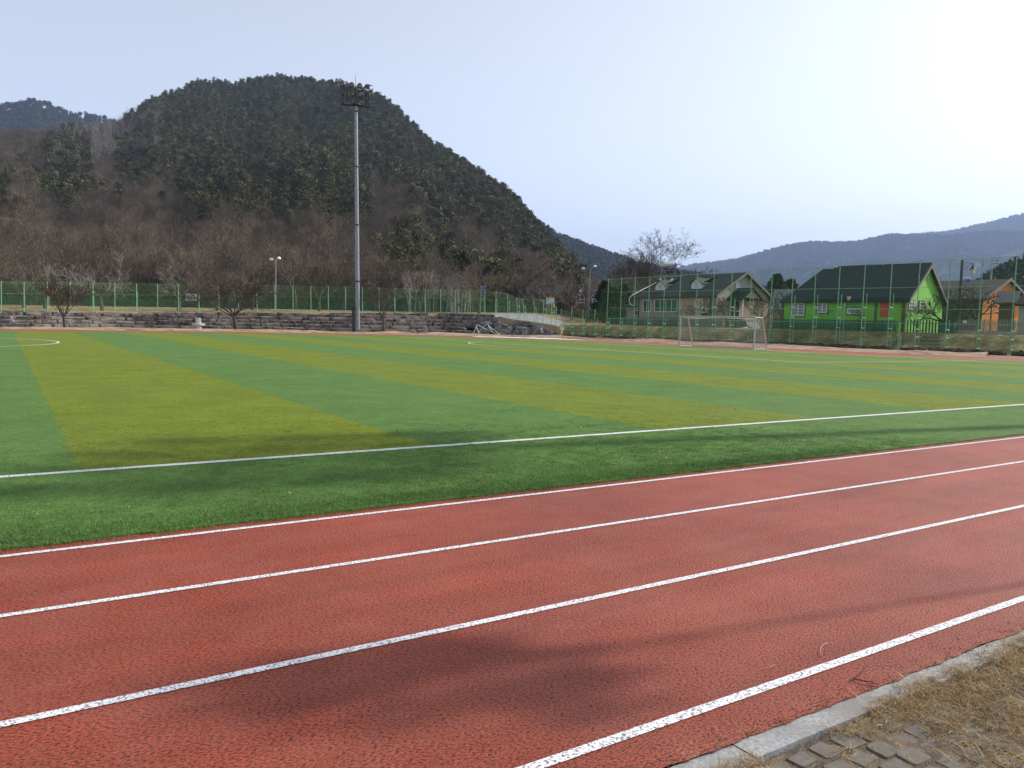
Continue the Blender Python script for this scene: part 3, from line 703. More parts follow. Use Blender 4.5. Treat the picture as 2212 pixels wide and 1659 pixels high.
# ------------------------------------------------------------------ stone terrace, rock heap
ter = empty('stone_terrace', onz(500, 91, 0), 'long terrace of dark rough stone rows rising behind the far track', 'stone terrace', None)
rt = random.Random(11)
for k in range(6):
    mb = MB(); u = -260.0
    while u < 1045:
        zt_ = tab(ZT, u); h_ = hrow(u)
        D = wallu(u) + k * TREAD + 0.12 * noise.noise(Vector((u * 0.02, k * 3, 0)))
        wd = rt.uniform(1.3, 3.1) * (1 if rt.random() < .8 else 0.5)
        p = onz(u, D, 0); q = onz(u + 30, wallu(u + 30) + k * TREAD, 0); t = (q - p).normalized(); pc = p + t * wd / 2
        du = wd / (q - p).length * 30
        if (k + 0.5) * h_ < zt_ and not (u > 985 and k < 3 and rt.random() < 0.35):
            top = min((k + 1) * h_, zt_) if zt_ - (k + 1) * h_ > 0.12 else zt_
            top += rt.uniform(-.025, .025)
            hh = top - k * h_ + 0.12; dep = TREAD * 1.25
            yaw = math.atan2(t.y, t.x) + rt.uniform(-.05, .05)
            nv = Vector((-t.y, t.x, 0))
            if nv.dot(FWD) < 0: nv = -nv
            c = pc + nv * (dep / 2 + rt.uniform(-.07, .07)); c.z = top - hh / 2
            R = Matrix.Rotation(yaw, 3, 'Z') @ Matrix.Rotation(rt.uniform(-.02, .02), 3, 'Y')
            if rt.random() < 0.14:
                rock(mb, c - Vector((0, 0, hh * .25)), (wd - 0.03, dep, hh * .52), rt, R, 0.07)
                rock(mb, c + Vector((0, 0, hh * .26)), (wd - 0.10, dep * .95, hh * .44), rt, R, 0.07)
            else: rock(mb, c, (wd - 0.02, dep, hh), rt, R, 0.045)
        u += du
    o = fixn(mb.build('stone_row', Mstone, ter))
# litter on the treads
pts = []
for _ in range(2600):
    u = rt.uniform(-50, 1040); k = rt.randint(0, 5); h_ = hrow(u)
    if (k + 1) * h_ > tab(ZT, u) + .1: continue
    D = wallu(u) + k * TREAD + rt.uniform(0.55, 0.85); pts.append(onz(u, D, (k + 1) * h_ + 0.01))
Mrust = mat('rusty_leaves', (0.22, 0.10, 0.06), (0.32, 0.19, 0.11), 3, 0.95, 0, objvar=0.3)
scatter('terrace_litter', pts, [tuft('litter_clump', Mrust, 26, 0.10, 0.35, 0.02, rg, 1.4, 0.6)], 0.7, 1.5, 'rusty brown leaf litter lying on the treads of the stone terrace', 'leaf litter', 0.2)
pts = []
for _ in range(5200):
    i = rt.randrange(6, n_ - 14); k = rt.random() ** 0.8; d = (outw[i] - toe[i]) * (0.3 + 8.0 * k)
    p = toe[i] + d + Vector((rt.uniform(-.5, .5), rt.uniform(-.5, .5), 0)); U, D = toU(p)
    if U < 1215 and D > wallu(U) - 0.2: continue
    pts.append((p.x, p.y, 0.02))
scatter('straw_litter', pts, [tuft('straw_clump', Mtan, 30, 0.16, 0.35, 0.010, rg, 1.0, 0.35), tuft('leaf_clump', Mrust, 18, 0.10, 0.35, 0.02, rg, 1.2, 0.6), tuft('pale_straw_clump', Mtan2, 16, 0.14, 0.3, 0.008, rg, 1.0, 0.4)], 0.6, 1.3, 'tan straw and leaf litter between the far track and the stones', 'straw', 0.2)
# rock heap: separate boulders
bme = []
for i in range(8):
    mb = MB(); rock(mb, (0, 0, 0), (1, 1, 1), rt, None, 0.20, 4); me = mb.mesh('boulder', Mstone2); bm = bmesh.new(); bm.from_mesh(me); bmesh.ops.recalc_face_normals(bm, faces=bm.faces); bm.to_mesh(me); bm.free(); bme.append(me)
def boulder(u, v, D, w_, h_, dd=None, tilt=0.0, label=None):
    p = at(u, v, D); o = bpy.data.objects.new('boulder', bme[rt.randrange(8)]); COL.objects.link(o)
    o.location = p + Vector((FWD.x, FWD.y, 0)) * (dd or w_) * 0.4; o.scale = (w_, dd or w_ * rt.uniform(.8, 1.2), h_); o.rotation_euler = (rt.uniform(-.15, .15), tilt + rt.uniform(-.15, .15), -0.55 + rt.uniform(-.5, .5))
    tag(o, label or 'dark angular boulder in the rock heap at the end of the terrace', 'boulder', 'boulders of the rock heap')
# measured stones: source px from the 1850..2150 x 1270..1390 crop
def Z7(x, y): return ((1850 + x * .13562) / 1.8517, (1270 + y * .13562) / 1.8517)
for x, y, wpx, hpx, dep, tl, lb in [
    (520, 80, 120, 150, 103.5, .5, 'tall leaning grey boulder standing on the terrace end above the fallen goal frame'),
    (680, 180, 290, 60, 100.8, 0, 'flat pale slab lying on the stones just behind the fallen white frame'),
    (650, 420, 330, 190, 101.0, 0, 'broad dark boulder on the ground behind the fallen white frame'),
    (780, 260, 180, 150, 103, 0, None), (960, 40, 260, 70, 105, .15, None), (900, 130, 180, 130, 104, 0, None), (950, 200, 180, 160, 103, 0, None),
    (1070, 290, 200, 260, 101, .2, 'upright pointed dark boulder, tallest near the middle of the rock heap'), (1170, 450, 230, 150, 99.5, 0, None),
    (1300, 110, 480, 140, 105, .12, None), (1320, 200, 380, 170, 104, .1, None), (1300, 330, 230, 200, 101, 0, None), (1370, 430, 160, 190, 100, 0, None), (1500, 260, 190, 110, 102.5, 0, None),
    (1460, 490, 180, 120, 99.3, 0, None), (1560, 470, 170, 160, 99, -.1, None), (1650, 190, 200, 150, 103, 0, None), (1720, 370, 260, 180, 100.5, 0, None),
    (1700, 530, 190, 110, 99, 0, None), (1860, 210, 240, 130, 102.5, 0, None), (1850, 450, 170, 250, 98.6, 0, 'square upright block with a pale flat top at the front of the rock heap'),
    (2010, 410, 190, 100, 100, 0, None), (2000, 510, 200, 150, 98.8, 0, None), (2110, 260, 180, 80, 102, 0, None), (2130, 400, 140, 330, 98.6, .05, 'narrow standing stone near the right end of the rock heap'),
    (2240, 330, 200, 130, 100.5, 0, None), (2260, 430, 190, 190, 99.5, 0, None), (2290, 560, 220, 100, 98.6, 0, None), (2400, 400, 220, 150, 101, 0, None),
    (2480, 540, 230, 110, 99, 0, None), (2560, 460, 200, 130, 100.5, 0, None), (2650, 560, 190, 90, 99, 0, None), (2740, 520, 150, 110, 100.5, 0, None),
    (2840, 590, 200, 80, 99.5, 0, None), (2930, 600, 140, 60, 100, 0, None), (1240, 560, 120, 50, 98.8, 0, None), (2360, 300, 160, 90, 103, 0, None), (2560, 350, 150, 70, 103.5, 0, None)]:
    u, v = Z7(x, y); sc_ = .13562 / 1.8517 * dep / F
    boulder(u, v, dep, wpx * sc_ * 1.12, hpx * sc_ * 1.15, None, tl, lb)

# ------------------------------------------------------------------ fences
def net(mb, p00, p10, p11, p01, cell, r, ortho=False, sag=0.0):
    w_ = (p10 - p00).length; h_ = ((p01 - p00).length + (p11 - p10).length) / 2
    def P(x, y):
        a = x / w_; b = y / h_; q = (p00 * (1 - a) + p10 * a) * (1 - b) + (p01 * (1 - a) + p11 * a) * b
        if sag: q = q + sagv * (sag * 4 * b * (1 - b) * (0.6 + 0.4 * sin(a * 9)))
        return q
    sagv = Vector((0, 0, -1)) if not sag else (p10 - p00).cross(p01 - p00).normalized()
    def line(x0, y0, x1, y1, n):
        if n == 1:
            a, b = P(x0, y0), P(x1, y1); mb.tube(a, b, r, r, 3, False)
        else:
            mb.path([P(lerp(x0, x1, i / n), lerp(y0, y1, i / n)) for i in range(n + 1)], r, 3, False)
    n = 8 if sag else 1
    if ortho:
        k = cell
        while k < w_: line(k, 0, k, h_, n); k += cell
        k = cell
        while k < h_: line(0, k, w_, k, n); k += cell
    else:
        st = cell * 1.4142; c = -h_
        while c < w_:
            x0 = max(c, 0); y0 = x0 - c; x1 = min(c + h_, w_); y1 = x1 - c
            if x1 - x0 > 0.01: line(x0, y0, x1, y1, n); line(x0, h_ - y0, x1, h_ - y1, n)
            c += st
def z3(x, y): return ((1400 + x * .36166) / 1.8517, (1000 + y * .36166) / 1.8517)
def z1(x, y): return (x * .36166 / 1.8517, (1000 + y * .36166) / 1.8517)
def z2(x, y): return ((700 + x * .36166) / 1.8517, (1000 + y * .36166) / 1.8517)
def z4(x, y): return ((2000 + x * .27125) / 1.8517, (1000 + y * .27125) / 1.8517)
def z5(x, y): return ((2400 + x * .34965) / 1.8517, (860 + y * .34965) / 1.8517)
def z6(x, y): return ((3000 + x * .29542) / 1.8517, (950 + y * .29542) / 1.8517)
def z7(x, y): return ((3500 + x * .30131) / 1.8517, (950 + y * .30131) / 1.8517)
posts = []   # (base point, top point)
for x in (-1010, -755, -500, -245, 12, 265, 525, 777, 1027, 1269, 1510, 1742, 1972, 2198):
    yt = lerp(345, 378, x / 2198); u, v = z1(x, yt); D = fenceD(u)
    posts.append((onz(z1(x + 2, 690)[0], D, tab(ZT, u) - 0.02), at(u, v, D)))
for x in (482, 700, 905, 1103, 1303, 1501, 1694, 1885, 2072):
    yt = lerp(375, 407, (x - 262) / 1810); u, v = z2(x, yt); D = fenceD(u); posts.append((onz(u + .5, D, tab(ZT, u) - .02), at(u, v, D)))
for x in (320, 496, 660, 832, 1000, 1165, 1325, 1490):
    yt = lerp(408, 446, (x - 137) / 1353); u, v = z3(x, yt); D = fenceD(u); posts.append((onz(u + .5, D, tab(ZT, u) - .02), at(u, v, D)))
ladd = []
for (xb, yb, xt, yt, lb, lyb, lyt) in [(1606, 712, 1616, 455, 1625, 705, 535), (1745, 752, 1745, 480, 1768, 745, 557), (1850, 770, 1845, 525, 1875, 765, 600), (1938, 790, 1905, 533, 1963, 785, 603), (2048, 803, 2030, 537, 2073, 800, 617)]:
    u, v = z3(xt, yt); ub, vb = z3(xb, yb); D = fenceD(u); posts.append((at(ub, vb, D), at(u, v, D)))
    l0 = z3(lb, lyb); l1 = z3(lb - (12 if xt < xb - 5 else 0) * (2.2 if xb < 1950 else 1.6), lyt); ladd.append((posts[-1], at(*l0, D + .9), at(*l1, D + .9)))
for (xb, yb, xt, yt, lb, lyb, lyt) in [(636, 1100, 641, 725, 680, 1085, 840), (756, 1145, 757, 780, 797, 1150, 885), (828, 1245, 836, 835, 873, 1235, 945)]:
    u, v = z4(xt, yt); ub, vb = z4(xb, yb); D = fenceD(u); posts.append((at(ub, vb, D), at(u, v, D)))
    ladd.append((posts[-1], at(*z4(lb, lyb), D + .9), at(*z4(lb + 2, lyt), D + .9)))
mid = gp(*z4(760, 1290)); mid = mid.normalized() * sqrt(mid.x ** 2 + mid.y ** 2)
lf = empty('chain_link_fence', Vector(posts[4][0]), 'low green chain-link fence running along the top of the stone terrace', 'fence')
for i, (a, b) in enumerate(posts):
    mb = MB(); mb.tube(a, b, 0.034, 0.034, 8); 
    nvec = Vector((FWD.x, FWD.y, 0)).normalized()
    if 4 < i <= 31 and i % 2 == 0 or i in (13, 15, 17, 19, 22, 26):        # raking back stay behind some posts
        m2 = MB(); off = Vector((-0.12, 0.05, 0)); q = a + nvec * 0.45 + off
        m2.tube(q, q + (b - a) * 0.72, 0.032, 0.032, 6)
        for t in (0.12, 0.4, 0.66): m2.tube(a.lerp(b, t), q + (b - a) * t, 0.018, 0.018, 5)
        m2.build('back_stay', Mgreenp, lf)
    for t in (0.06, .2, .34, .48, .62, .76, .9): mb.box(a.lerp(b, t), (0.11, 0.05, 0.03))
    mb.build('post', Mgreenp, lf)
for (pa, pb), l0, l1 in ladd:
    m2 = MB(); m2.tube(l0, l1, 0.032, 0.032, 6)
    for t in (0.12, 0.5, 0.85):
        q = l0.lerp(l1, t); tt = min(1, max(0, (q.z - pa.z) / (pb.z - pa.z))); m2.tube(q, pa.lerp(pb, tt), 0.02, 0.02, 5)
    m2.build('back_stay', Mgreenp, lf)
for i in range(len(posts) - 1):
    (a, b), (c, d) = posts[i], posts[i + 1]
    mb = MB(); net(mb, a, c, d - (d - c) * .02, b - (b - a) * .02, 0.060, 0.0024)
    for t in (0.03, 0.6, .98): mb.tube(a.lerp(b, t), c.lerp(d, t), 0.012, 0.012, 4, False)
    o = mb.build('mesh_panel', Mgreenm, lf)
# tall ball-stop fence
tf_low = [(900, 1278, 898, 885, 932, 1262, 1005), (1045, 1282, 1057, 890, 1083, 1265, 1012), (1210, 1292, 1222, 890, 1252, 1275, 1013), (1388, 1305, 1403, 887, 1433, 1285, 1013)]
tall = []
for xb, yb, xt, yt, lb, lyb, lyt in tf_low: tall.append((z4(xb, yb), z4(xt, yt), z4(lb - 2, lyb), z4(lb + 2, lyt), 0))
for xb, yb, xt, yt, lx, ly0, ly1 in [(70, 1412, 101, 740, 108, 1402, 1188), (222, 1417, 250, 731, 258, 1408, 1188), (377, 1420, 407, 721, 412, 1408, 1188), (538, 1428, 574, 711, 577, 1418, 1188), (710, 1436, 746, 700, 747, 1428, 1190)]:
    tall.append((z5(xb, yb), z5(xt, yt), z5(lx - 6, ly0), z5(lx + 3, ly1), 1))
for xb, yb, xt, yt, lx, ly0, ly1 in [(888, 1442, 929, 692, 905, 1436, 972), (1088, 1450, 1113, 680, 1113, 1436, 968), (1272, 1460, 1307, 670, 1307, 1440, 965), (1474, 1470, 1516, 656, 1516, 1450, 960), (1694, 1478, 1741, 648, 1730, 1450, 957), (1930, 1486, 1975, 636, 1958, 1470, 945)]:
    tall.append((z5(xb, yb), z5(xt, yt), z5(lx, ly0), z5(lx + 25, ly1), 2))
for xb, yb, xt, yt, lx, ly0, ly1 in [(530, 1468, 592, 428, 572, 1455, 797), (833, 1474, 902, 408, 880, 1466, 790), (1153, 1481, 1227, 391, 1200, 1480, 783), (1488, 1492, 1570, 371, 1540, 1484, 772), (1850, 1502, 1932, 350, 1903, 1482, 766)]:
    tall.append((z6(xb, yb), z6(xt, yt), z6(lx, ly0), z6(lx + 45, ly1), 2))
for xb, yb, xt, yt, lx, ly0, ly1 in [(516, 1515, 613, 317, 573, 1475, 1107), (918, 1530, 1011, 297, 965, 1510, 1110), (1343, 1552, 1441, 278, 1385, 1535, 1122), (1785, 1560, 1886, 254, 1833, 1537, 1123)]:
    tall.append((z7(xb, yb), z7(xt, yt), z7(lx, ly0), z7(lx + 22, ly1), 3))
tall.append(((2255, 769), (2262, 545), (2275, 767), (2280, 700), 3)); tall.append(((2335, 773), (2346, 535), (2355, 770), (2362, 700), 3))
bf = empty('ball_stop_fence', gp(1700, 746), 'tall green ball-stop fence with ladder braces in front of the houses', 'fence')
TP = []
for b_, t_, l0, l1, kind in tall:
    D = fenceD(b_[0]); P0 = onz(b_[0], D, 0); pp = proj(P0); P0 = at(b_[0], pp[1], D); P0.z = 0.0
    T0 = at(t_[0], t_[1], D); T0.x = P0.x + (T0.x - P0.x) * 0.5; T0.y = P0.y + (T0.y - P0.y) * 0.5
    TP.append((P0, T0)); mb = MB(); mb.tube(P0, T0, 0.043, 0.043, 8)
    mb.lathe(T0, [(0.07, 0), (0.065, .05), (0.03, .09)], 8)
    hh = T0.z
    k = 0.3
    while k < hh: mb.box(P0 + (T0 - P0) * (k / hh), (0.15, .06, .03)); k += 0.45
    mb.build('post', Mgreenq, bf)
    D2 = D + 1.15; L0 = at(l0[0], l0[1], D2); L1 = at(l1[0], l1[1], D2); L0.z = upz(b_[0], D2) - .05; L1.x = L1.x * .4 + L0.x * .6; L1.y = L1.y * .4 + L0.y * .6
    m2 = MB(); m2.tube(L0, L1, 0.036, 0.036, 8); m2.lathe(L1, [(0.06, 0), (0.05, .05), (.02, .07)], 8)
    zz = [0.42, 1.25, 1.95, 2.9, 3.9][: (3 if L1.z < 3 else 5)]
    for z in zz:
        if z < L1.z - .1:
            a = P0.lerp(T0, z / T0.z); tt = max(0.02, (z - L0.z) / (L1.z - L0.z)); m2.tube(a, L0.lerp(L1, tt), 0.035, 0.035, 5)
    m2.build('brace', Mgreenq, bf)
HL = [0.10, 2.45, 3.75, 5.7]
for i in range(len(TP) - 1):
    (a, b), (c, d) = TP[i], TP[i + 1]
    lo_ = max(0.0, 0)
    hi = min(b.z, d.z)
    def at_z(P, z): return P[0].lerp(P[1], min(1.0, z / P[1].z))
    m1 = MB(); zt2 = 3.75 if hi > 4.5 else hi
    A = at_z(TP[i], 0.08); B = at_z(TP[i + 1], 0.08); C_ = at_z(TP[i + 1], zt2); D_2 = at_z(TP[i], zt2)
    net(m1, A, B, C_, D_2, 0.060, 0.0028); m1.build('mesh_panel', Mgreenm, bf)
    if hi > 4.5:
        m1 = MB(); net(m1, D_2, C_, d, b, 0.075, 0.0024); m1.build('mesh_panel', Mgreenm, bf)
        m1 = MB()
        for z in HL + [None]:
            p, q = (b, d) if z is None else (at_z(TP[i], z), at_z(TP[i + 1], z)); m1.tube(p, q, 0.020 if z else 0.026, None, 5, False)
        m1.build('rail', Mgreenq, bf)
    elif b.z > 4.5 or d.z > 4.5:
        m1 = MB(); net(m1, D_2, C_, d, b, 0.075, 0.0024); m1.build('mesh_panel', Mgreenm, bf)
# short gate posts by the steps
g_ = empty('gate_post', gp(*z7(310, 1498)), 'short leaning pair of green gate posts beside the bank steps', 'gate post')
for (x0, y0, x1, y1) in ((300, 1495, 338, 1125), (322, 1492, 346, 1300)):
    D = fenceD(z7(300, 1495)[0]) + .4; mb = MB(); P = at(*z7(x0, y0), D); P.z = 0; mb.tube(P, at(*z7(x1, y1), D), .05, .05, 8)
    if x0 == 300: mb.tube(at(*z7(270, 1303), D), at(*z7(350, 1308), D), .02, .02, 5); mb.tube(at(*z7(305, 1488), D), at(*z7(350, 1500), D - .3), .03, .03, 5)
    mb.build('post', Mgreenp, g_)

# dark green railing along the upper road
rl = empty('roadside_railing', onz(500, 112, upz(500, 112)), 'dark green metal railing along the road behind the low fence', 'railing')
RLD = [(-300, 92), (0, 97), (500, 112), (950, 122), (1130, 128), (1260, 128)]
def rbase(u): D = tab(RLD, u); return onz(u, D, upz(u, D))
k = 0; u = -120.0
while u < 1240:
    P = rbase(u); Q = rbase(u + 26); mb = MB()
    H = 0.95
    for z in (H, 0.62, 0.35, 0.10): mb.tube(P + Vector((0, 0, z)), Q + Vector((0, 0, z)), 0.045 if z == H else 0.022, None, 5, False)
    n = 9
    for j in range(n): q = P.lerp(Q, j / n); mb.tube(q + Vector((0, 0, .1)), q + Vector((0, 0, H)), 0.018, None, 4, False)
    mb.build('rail_section', Mgreend, rl)
    m2 = MB(); m2.box(P + Vector((0, 0, .5)), (0.09, 0.09, 1.05)); m2.build('post', Mgreend, rl)
    u += 26
# road surface seen through the fence
mb = MB()
lowp = [(1077, 677.5), (1090, 683), (1110, 690), (1135, 694), (1160, 697), (1188, 700), (1225, 703.5), (1260, 705), (1300, 705.5), (1340, 706.2)]
upp = [(1077, 676), (1110, 676.2), (1135, 676.5), (1150, 677), (1172, 679), (1188, 684), (1212, 689), (1240, 694), (1275, 699), (1330, 705)]
def roadp(u, v, off):
    D0 = fenceD(u)
    for D in [D0 + 1.0 + i * .5 for i in range(120)]:
        p = onz(u, D, upz(u, D) + off)
        if proj(p)[1] < v: return p
    return p
# a sheet following the ground
NU = 70; RR = []
for i in range(NU + 1):
    u = 1060 + 330 * i / NU; D0 = fenceD(u)
    n0 = tab([(1060, 1.6), (1100, 1.7), (1188, 2.0), (1240, 4.0), (1300, 5.2), (1390, 5.4)], u); n1 = tab([(1060, 16), (1150, 19), (1188, 14), (1240, 10.5), (1300, 7.6), (1390, 5.9)], u)
    RR.append([onz(u, D0 + lerp(n0, n1, k / 14), upz(u, D0 + lerp(n0, n1, k / 14)) + 0.035) for k in range(15)])
for i in range(NU): mb.strip(RR[i], RR[i + 1])
o = fixn(mb.build('road', Mroad)); struct(o)
print('fences done')

# ------------------------------------------------------------------ goal, broken goal frame, fountain, floodlight, lamps, signs
def V(*a): return Vector(a)
NB = gp(1627.7, 755.4); NA = gp(1467, 748.0)
ax = (NA - NB); L_ = ax.length; ax.normalize()
if True:
    c0 = (NA + NB) / 2; ax = V(-0.10, 0.995, 0).normalized(); L_ = 7.25
    gl = c0 + ax * L_ / 2; gr = c0 - ax * L_ / 2
bk = V(ax.y, -ax.x, 0)
H = 2.50
goal = empty('football_goal', c0, 'white metal football goal with a sagging net in front of the tall fence', 'goal')
mb = MB(); mb.tube(gl, gl + V(0, 0, H), 0.065, None, 12); mb.build('post', Mgoal, goal)
mb = MB(); mb.tube(gr, gr + V(0, 0, H), 0.065, None, 12); mb.build('post', Mgoal, goal)
mb = MB(); mb.tube(gl + V(0, 0, H) + ax * .06, gr + V(0, 0, H) - ax * .06, 0.065, None, 12); mb.build('crossbar', Mgoal, goal)
TB = 0.95; BB = 1.75
for e in (gl, gr):
    mb = MB(); mb.tube(e + V(0, 0, H), e + bk * TB + V(0, 0, H - .03), 0.04, None, 8); mb.build('top_arm', Mgoal, goal)
    mb = MB(); mb.tube(e + bk * TB + V(0, 0, H - .03), e + bk * BB + V(0, 0, .04), 0.045, None, 8); mb.build('back_stay', Mgoal, goal)
    mb = MB(); mb.tube(e + V(0, 0, .05), e + bk * BB + V(0, 0, .05), 0.04, None, 8); mb.build('base_bar', Mgoal, goal)
mb = MB(); mb.tube(gl + bk * BB + V(0, 0, .05), gr + bk * BB + V(0, 0, .05), 0.04, None, 8); mb.build('base_bar', Mgoal, goal)
mb = MB()
tz = V(0, 0, H - .06)
def sagq(a, b, c, d, cell, s_): net(mb, a, b, c, d, cell, 0.0075, True, s_)
sagq(gl + bk * BB + V(0, 0, .05), gr + bk * BB + V(0, 0, .05), gr + bk * TB + tz, gl + bk * TB + tz, 0.155, 0.16)
sagq(gl + bk * TB + tz, gr + bk * TB + tz, gr + tz, gl + tz, 0.155, 0.10)
for e in (gl, gr): net(mb, e + V(0, 0, .05), e + bk * BB + V(0, 0, .05), e + bk * TB + tz, e + tz, 0.155, 0.0075, True, 0.03)
mb.build('net', Mnet, goal)
# fallen training goal
def Z7d(x, y, D): u, v = Z7(x, y); return at(u, v, D)
fg = empty('fallen_goal_frame', gp(*Z7(500, 545)), 'white bent tube goal frame tipped over before the rock heap', 'goal frame')
DD = 97.5
for nm, P in (('tube', [(305, 505, 99), (400, 285, 99), (418, 240, 99), (450, 222, 99), (490, 240, 99), (590, 300, 99), (700, 350, 100)]),
              ('tube', [(400, 500, 100), (600, 300, 99.5), (715, 190, 99.5), (745, 195, 99.5), (790, 290, 99), (880, 430, 98), (960, 465, 98), (1090, 505, 98)]),
              ('tube', [(745, 215, 99.6), (900, 345, 99), (1060, 455, 98.6), (1095, 480, 98.4), (1090, 505, 98.2)]),
              ('tube', [(410, 270, 98.9), (440, 360, 98.5), (512, 500, 98), (500, 548, 97.8)]), ('base_tube', [(500, 548, 97.8), (880, 546, 97.8)])):
    mb = MB(); mb.path([Z7d(*q) for q in P], 0.036, 8); mb.build(nm, Mwhite, fg)
# granite fountain: short column through a wide disc
p = gp(428.5, 713.2); s_ = 1.0
ft = empty('stone_fountain', p, 'pale granite drinking fountain shaped like a cross before the stone terrace', 'fountain')
mb = MB(); mb.lathe(p, [(.36, 0), (.34, .1), (.30, .42), (.30, .45)], 16); mb.build('pedestal', Mgranite, ft)
mb = MB(); mb.lathe(p + V(0, 0, .45), [(.40, 0), (.60, .04), (.64, .10), (.64, .24), (.61, .27), (.3, .27)], 24); mb.build('basin', Mgranite, ft)
mb = MB(); mb.lathe(p + V(0, 0, .72), [(.29, 0), (.28, .50), (.26, .56), (.20, .58)], 16); mb.build('column', Mgranite, ft)
tag(bpy.data.objects.new('x', None)) if False else None

def floodmast(base, topz, name, label, face, lean=0.0):
    r = empty(name, base, label, 'floodlight', None)
    zs = [0, 6.1, 12.8, 19.6, 26.0, topz]; rad = [.27, .245, .22, .20, .18, .175]
    mb = MB(); mb.smooth = False
    for i in range(5): mb.tube(base + V(0, 0, zs[i]), base + V(0, 0, zs[i + 1]), rad[i], (rad[i] + rad[i + 1]) / 2, 16)
    for f_ in range(8):
        t = f_ * pi / 4; mb.box(base + V(cos(t) * .33, sin(t) * .33, .22), (.18, .02, .44), Matrix.Rotation(t, 3, 'Z'))
    mb.build('pole', Mgalv, r)
    for i in range(1, 5):
        mb = MB(); mb.lathe(base + V(0, 0, zs[i] - .05), [(rad[i] + .02, -.03), (rad[i] + .12, 0), (rad[i] + .12, .08), (rad[i] + .02, .12)], 16)
        for k in range(10): mb.box(base + V(cos(k * .628) * (rad[i] + .09), sin(k * .628) * (rad[i] + .09), zs[i]), (.03, .03, .2))
        mb.build('flange', Mdarkm, r)
    X = V(-face.y, face.x, 0)                   # along the frame (screen right should be +X)
    if X.dot(RGT) < 0: X = -X
    T = base + V(0, 0, topz)
    mb = MB(); mb.lathe(T, [(.3, -.12), (.62, 0), (.62, .08), (.3, .14)], 14); mb.build('top_plate', Mdarkm, r)
    W = 1.72; cols = [-1.72, -.92, 0, .78, 1.66]; rows_ = [0.0, .80, 1.08, 1.74, 1.98]
    for dep in (0.0, -0.55):
        mb = MB(); o_ = face * dep
        for c in cols: mb.box(T + X * c + o_ + V(0, 0, .99), (.07, .07, 2.02), None)
        for z in rows_: mb.tube(T + X * cols[0] + o_ + V(0, 0, z), T + X * cols[-1] + o_ + V(0, 0, z), .035, None, 4)
        mb.build('frame', Mdarkm, r)
    mb = MB()
    for c in (cols[0], cols[-1]):
        for z in rows_: mb.tube(T + X * c + V(0, 0, z), T + X * c - face * .55 + V(0, 0, z), .025, None, 4)
        mb.tube(T + X * c - face * .55 + V(0, 0, 0), T + X * c + V(0, 0, 1.2), .02, None, 4)
    mb.box(T + face * -.28 + V(0, 0, -.01), (3.5, .5, .02), Matrix.Rotation(math.atan2(X.y, X.x), 3, 'Z'))
    mb.build('platform', Mdarkm, r)
    mb = MB(); mb.tube(T + V(0, 0, .1), T + V(0, 0, 3.3), .035, None, 6); mb.tube(T + V(0, 0, 3.3), T + V(0, 0, 3.75), .012, None, 5); mb.build('lightning_rod', Mgalv, r)
    for ri, z in enumerate((.36, 1.31, 2.28)):
        for ci, c in enumerate((-1.42, -.45, .42, 1.36)):
            ang = (-1.15, -.25 if ri == 2 else 0.05, .08, 1.2)[ci] + (0.2 if ri == 2 and ci == 0 else 0)
            d = (face * cos(ang) + X * sin(ang) + V(0, 0, -.22 - .1 * (2 - ri))).normalized()
            q = T + X * c + V(0, 0, z); mb = MB(); mb.smooth = True
            a = d.orthogonal().normalized(); 
            mb.path([q - d * .30, q - d * .24, q - d * .10, q + d * .10, q + d * .22, q + d * .25], [.14, .22, .26, .29, .31, .31], 14)
            fl = mb.build('floodlight', Mdarkm, r)
            m2 = MB(); m2.path([q + d * .251, q + d * .262], [.215, .205], 14); m2.build('lens', Mlens, fl)
            sd_ = d.cross(V(0, 0, 1)).normalized(); m3 = MB()
            m3.path([q + sd_ * .29, q + sd_ * .29 - V(0, 0, .30), q - sd_ * .29 - V(0, 0, .30), q - sd_ * .29], .02, 4); m3.build('bracket', Mgranite, fl)
            m4 = MB(); m4.box(q + d * .42 + V(0, 0, .21), (.40, .32, .02), d.to_track_quat('X', 'Z').to_matrix()); m4.build('visor', Mdarkm, fl)
    mb = MB(); mb.box(base - X * .52 + V(0, 0, 1.6), (.34, .22, 2.9), Matrix.Rotation(math.atan2(X.y, X.x), 3, 'Z')); mb.box(base - X * .52 + V(0, 0, 3.10), (.42, .30, .06), Matrix.Rotation(math.atan2(X.y, X.x), 3, 'Z')); mb.build('switch_box', Mgalv if False else Mdarkm, r)
    r.rotation_euler = (0, 0, 0); r.rotation_mode = 'QUATERNION'
    if lean:
        from mathutils import Quaternion
        r.rotation_quaternion = Quaternion(V(FWD.x, FWD.y, 0).normalized(), -lean)
    return r
pb = gp(773, 718.0); tp = at(772, 234, (pb).dot(FWD))
fc = V(-pb.x + 12, -pb.y - 10, 0).normalized()
floodmast(pb, tp.z - .15, 'floodlight_mast', 'tall grey floodlight mast with twelve lamps before the stone terrace', fc, radians(1.05))
floodmast(V(46.0, 0.75, 0), 27.5, 'floodlight_mast', 'tall grey floodlight mast on the near side of the track outside the view', V(-.8, .6, 0))

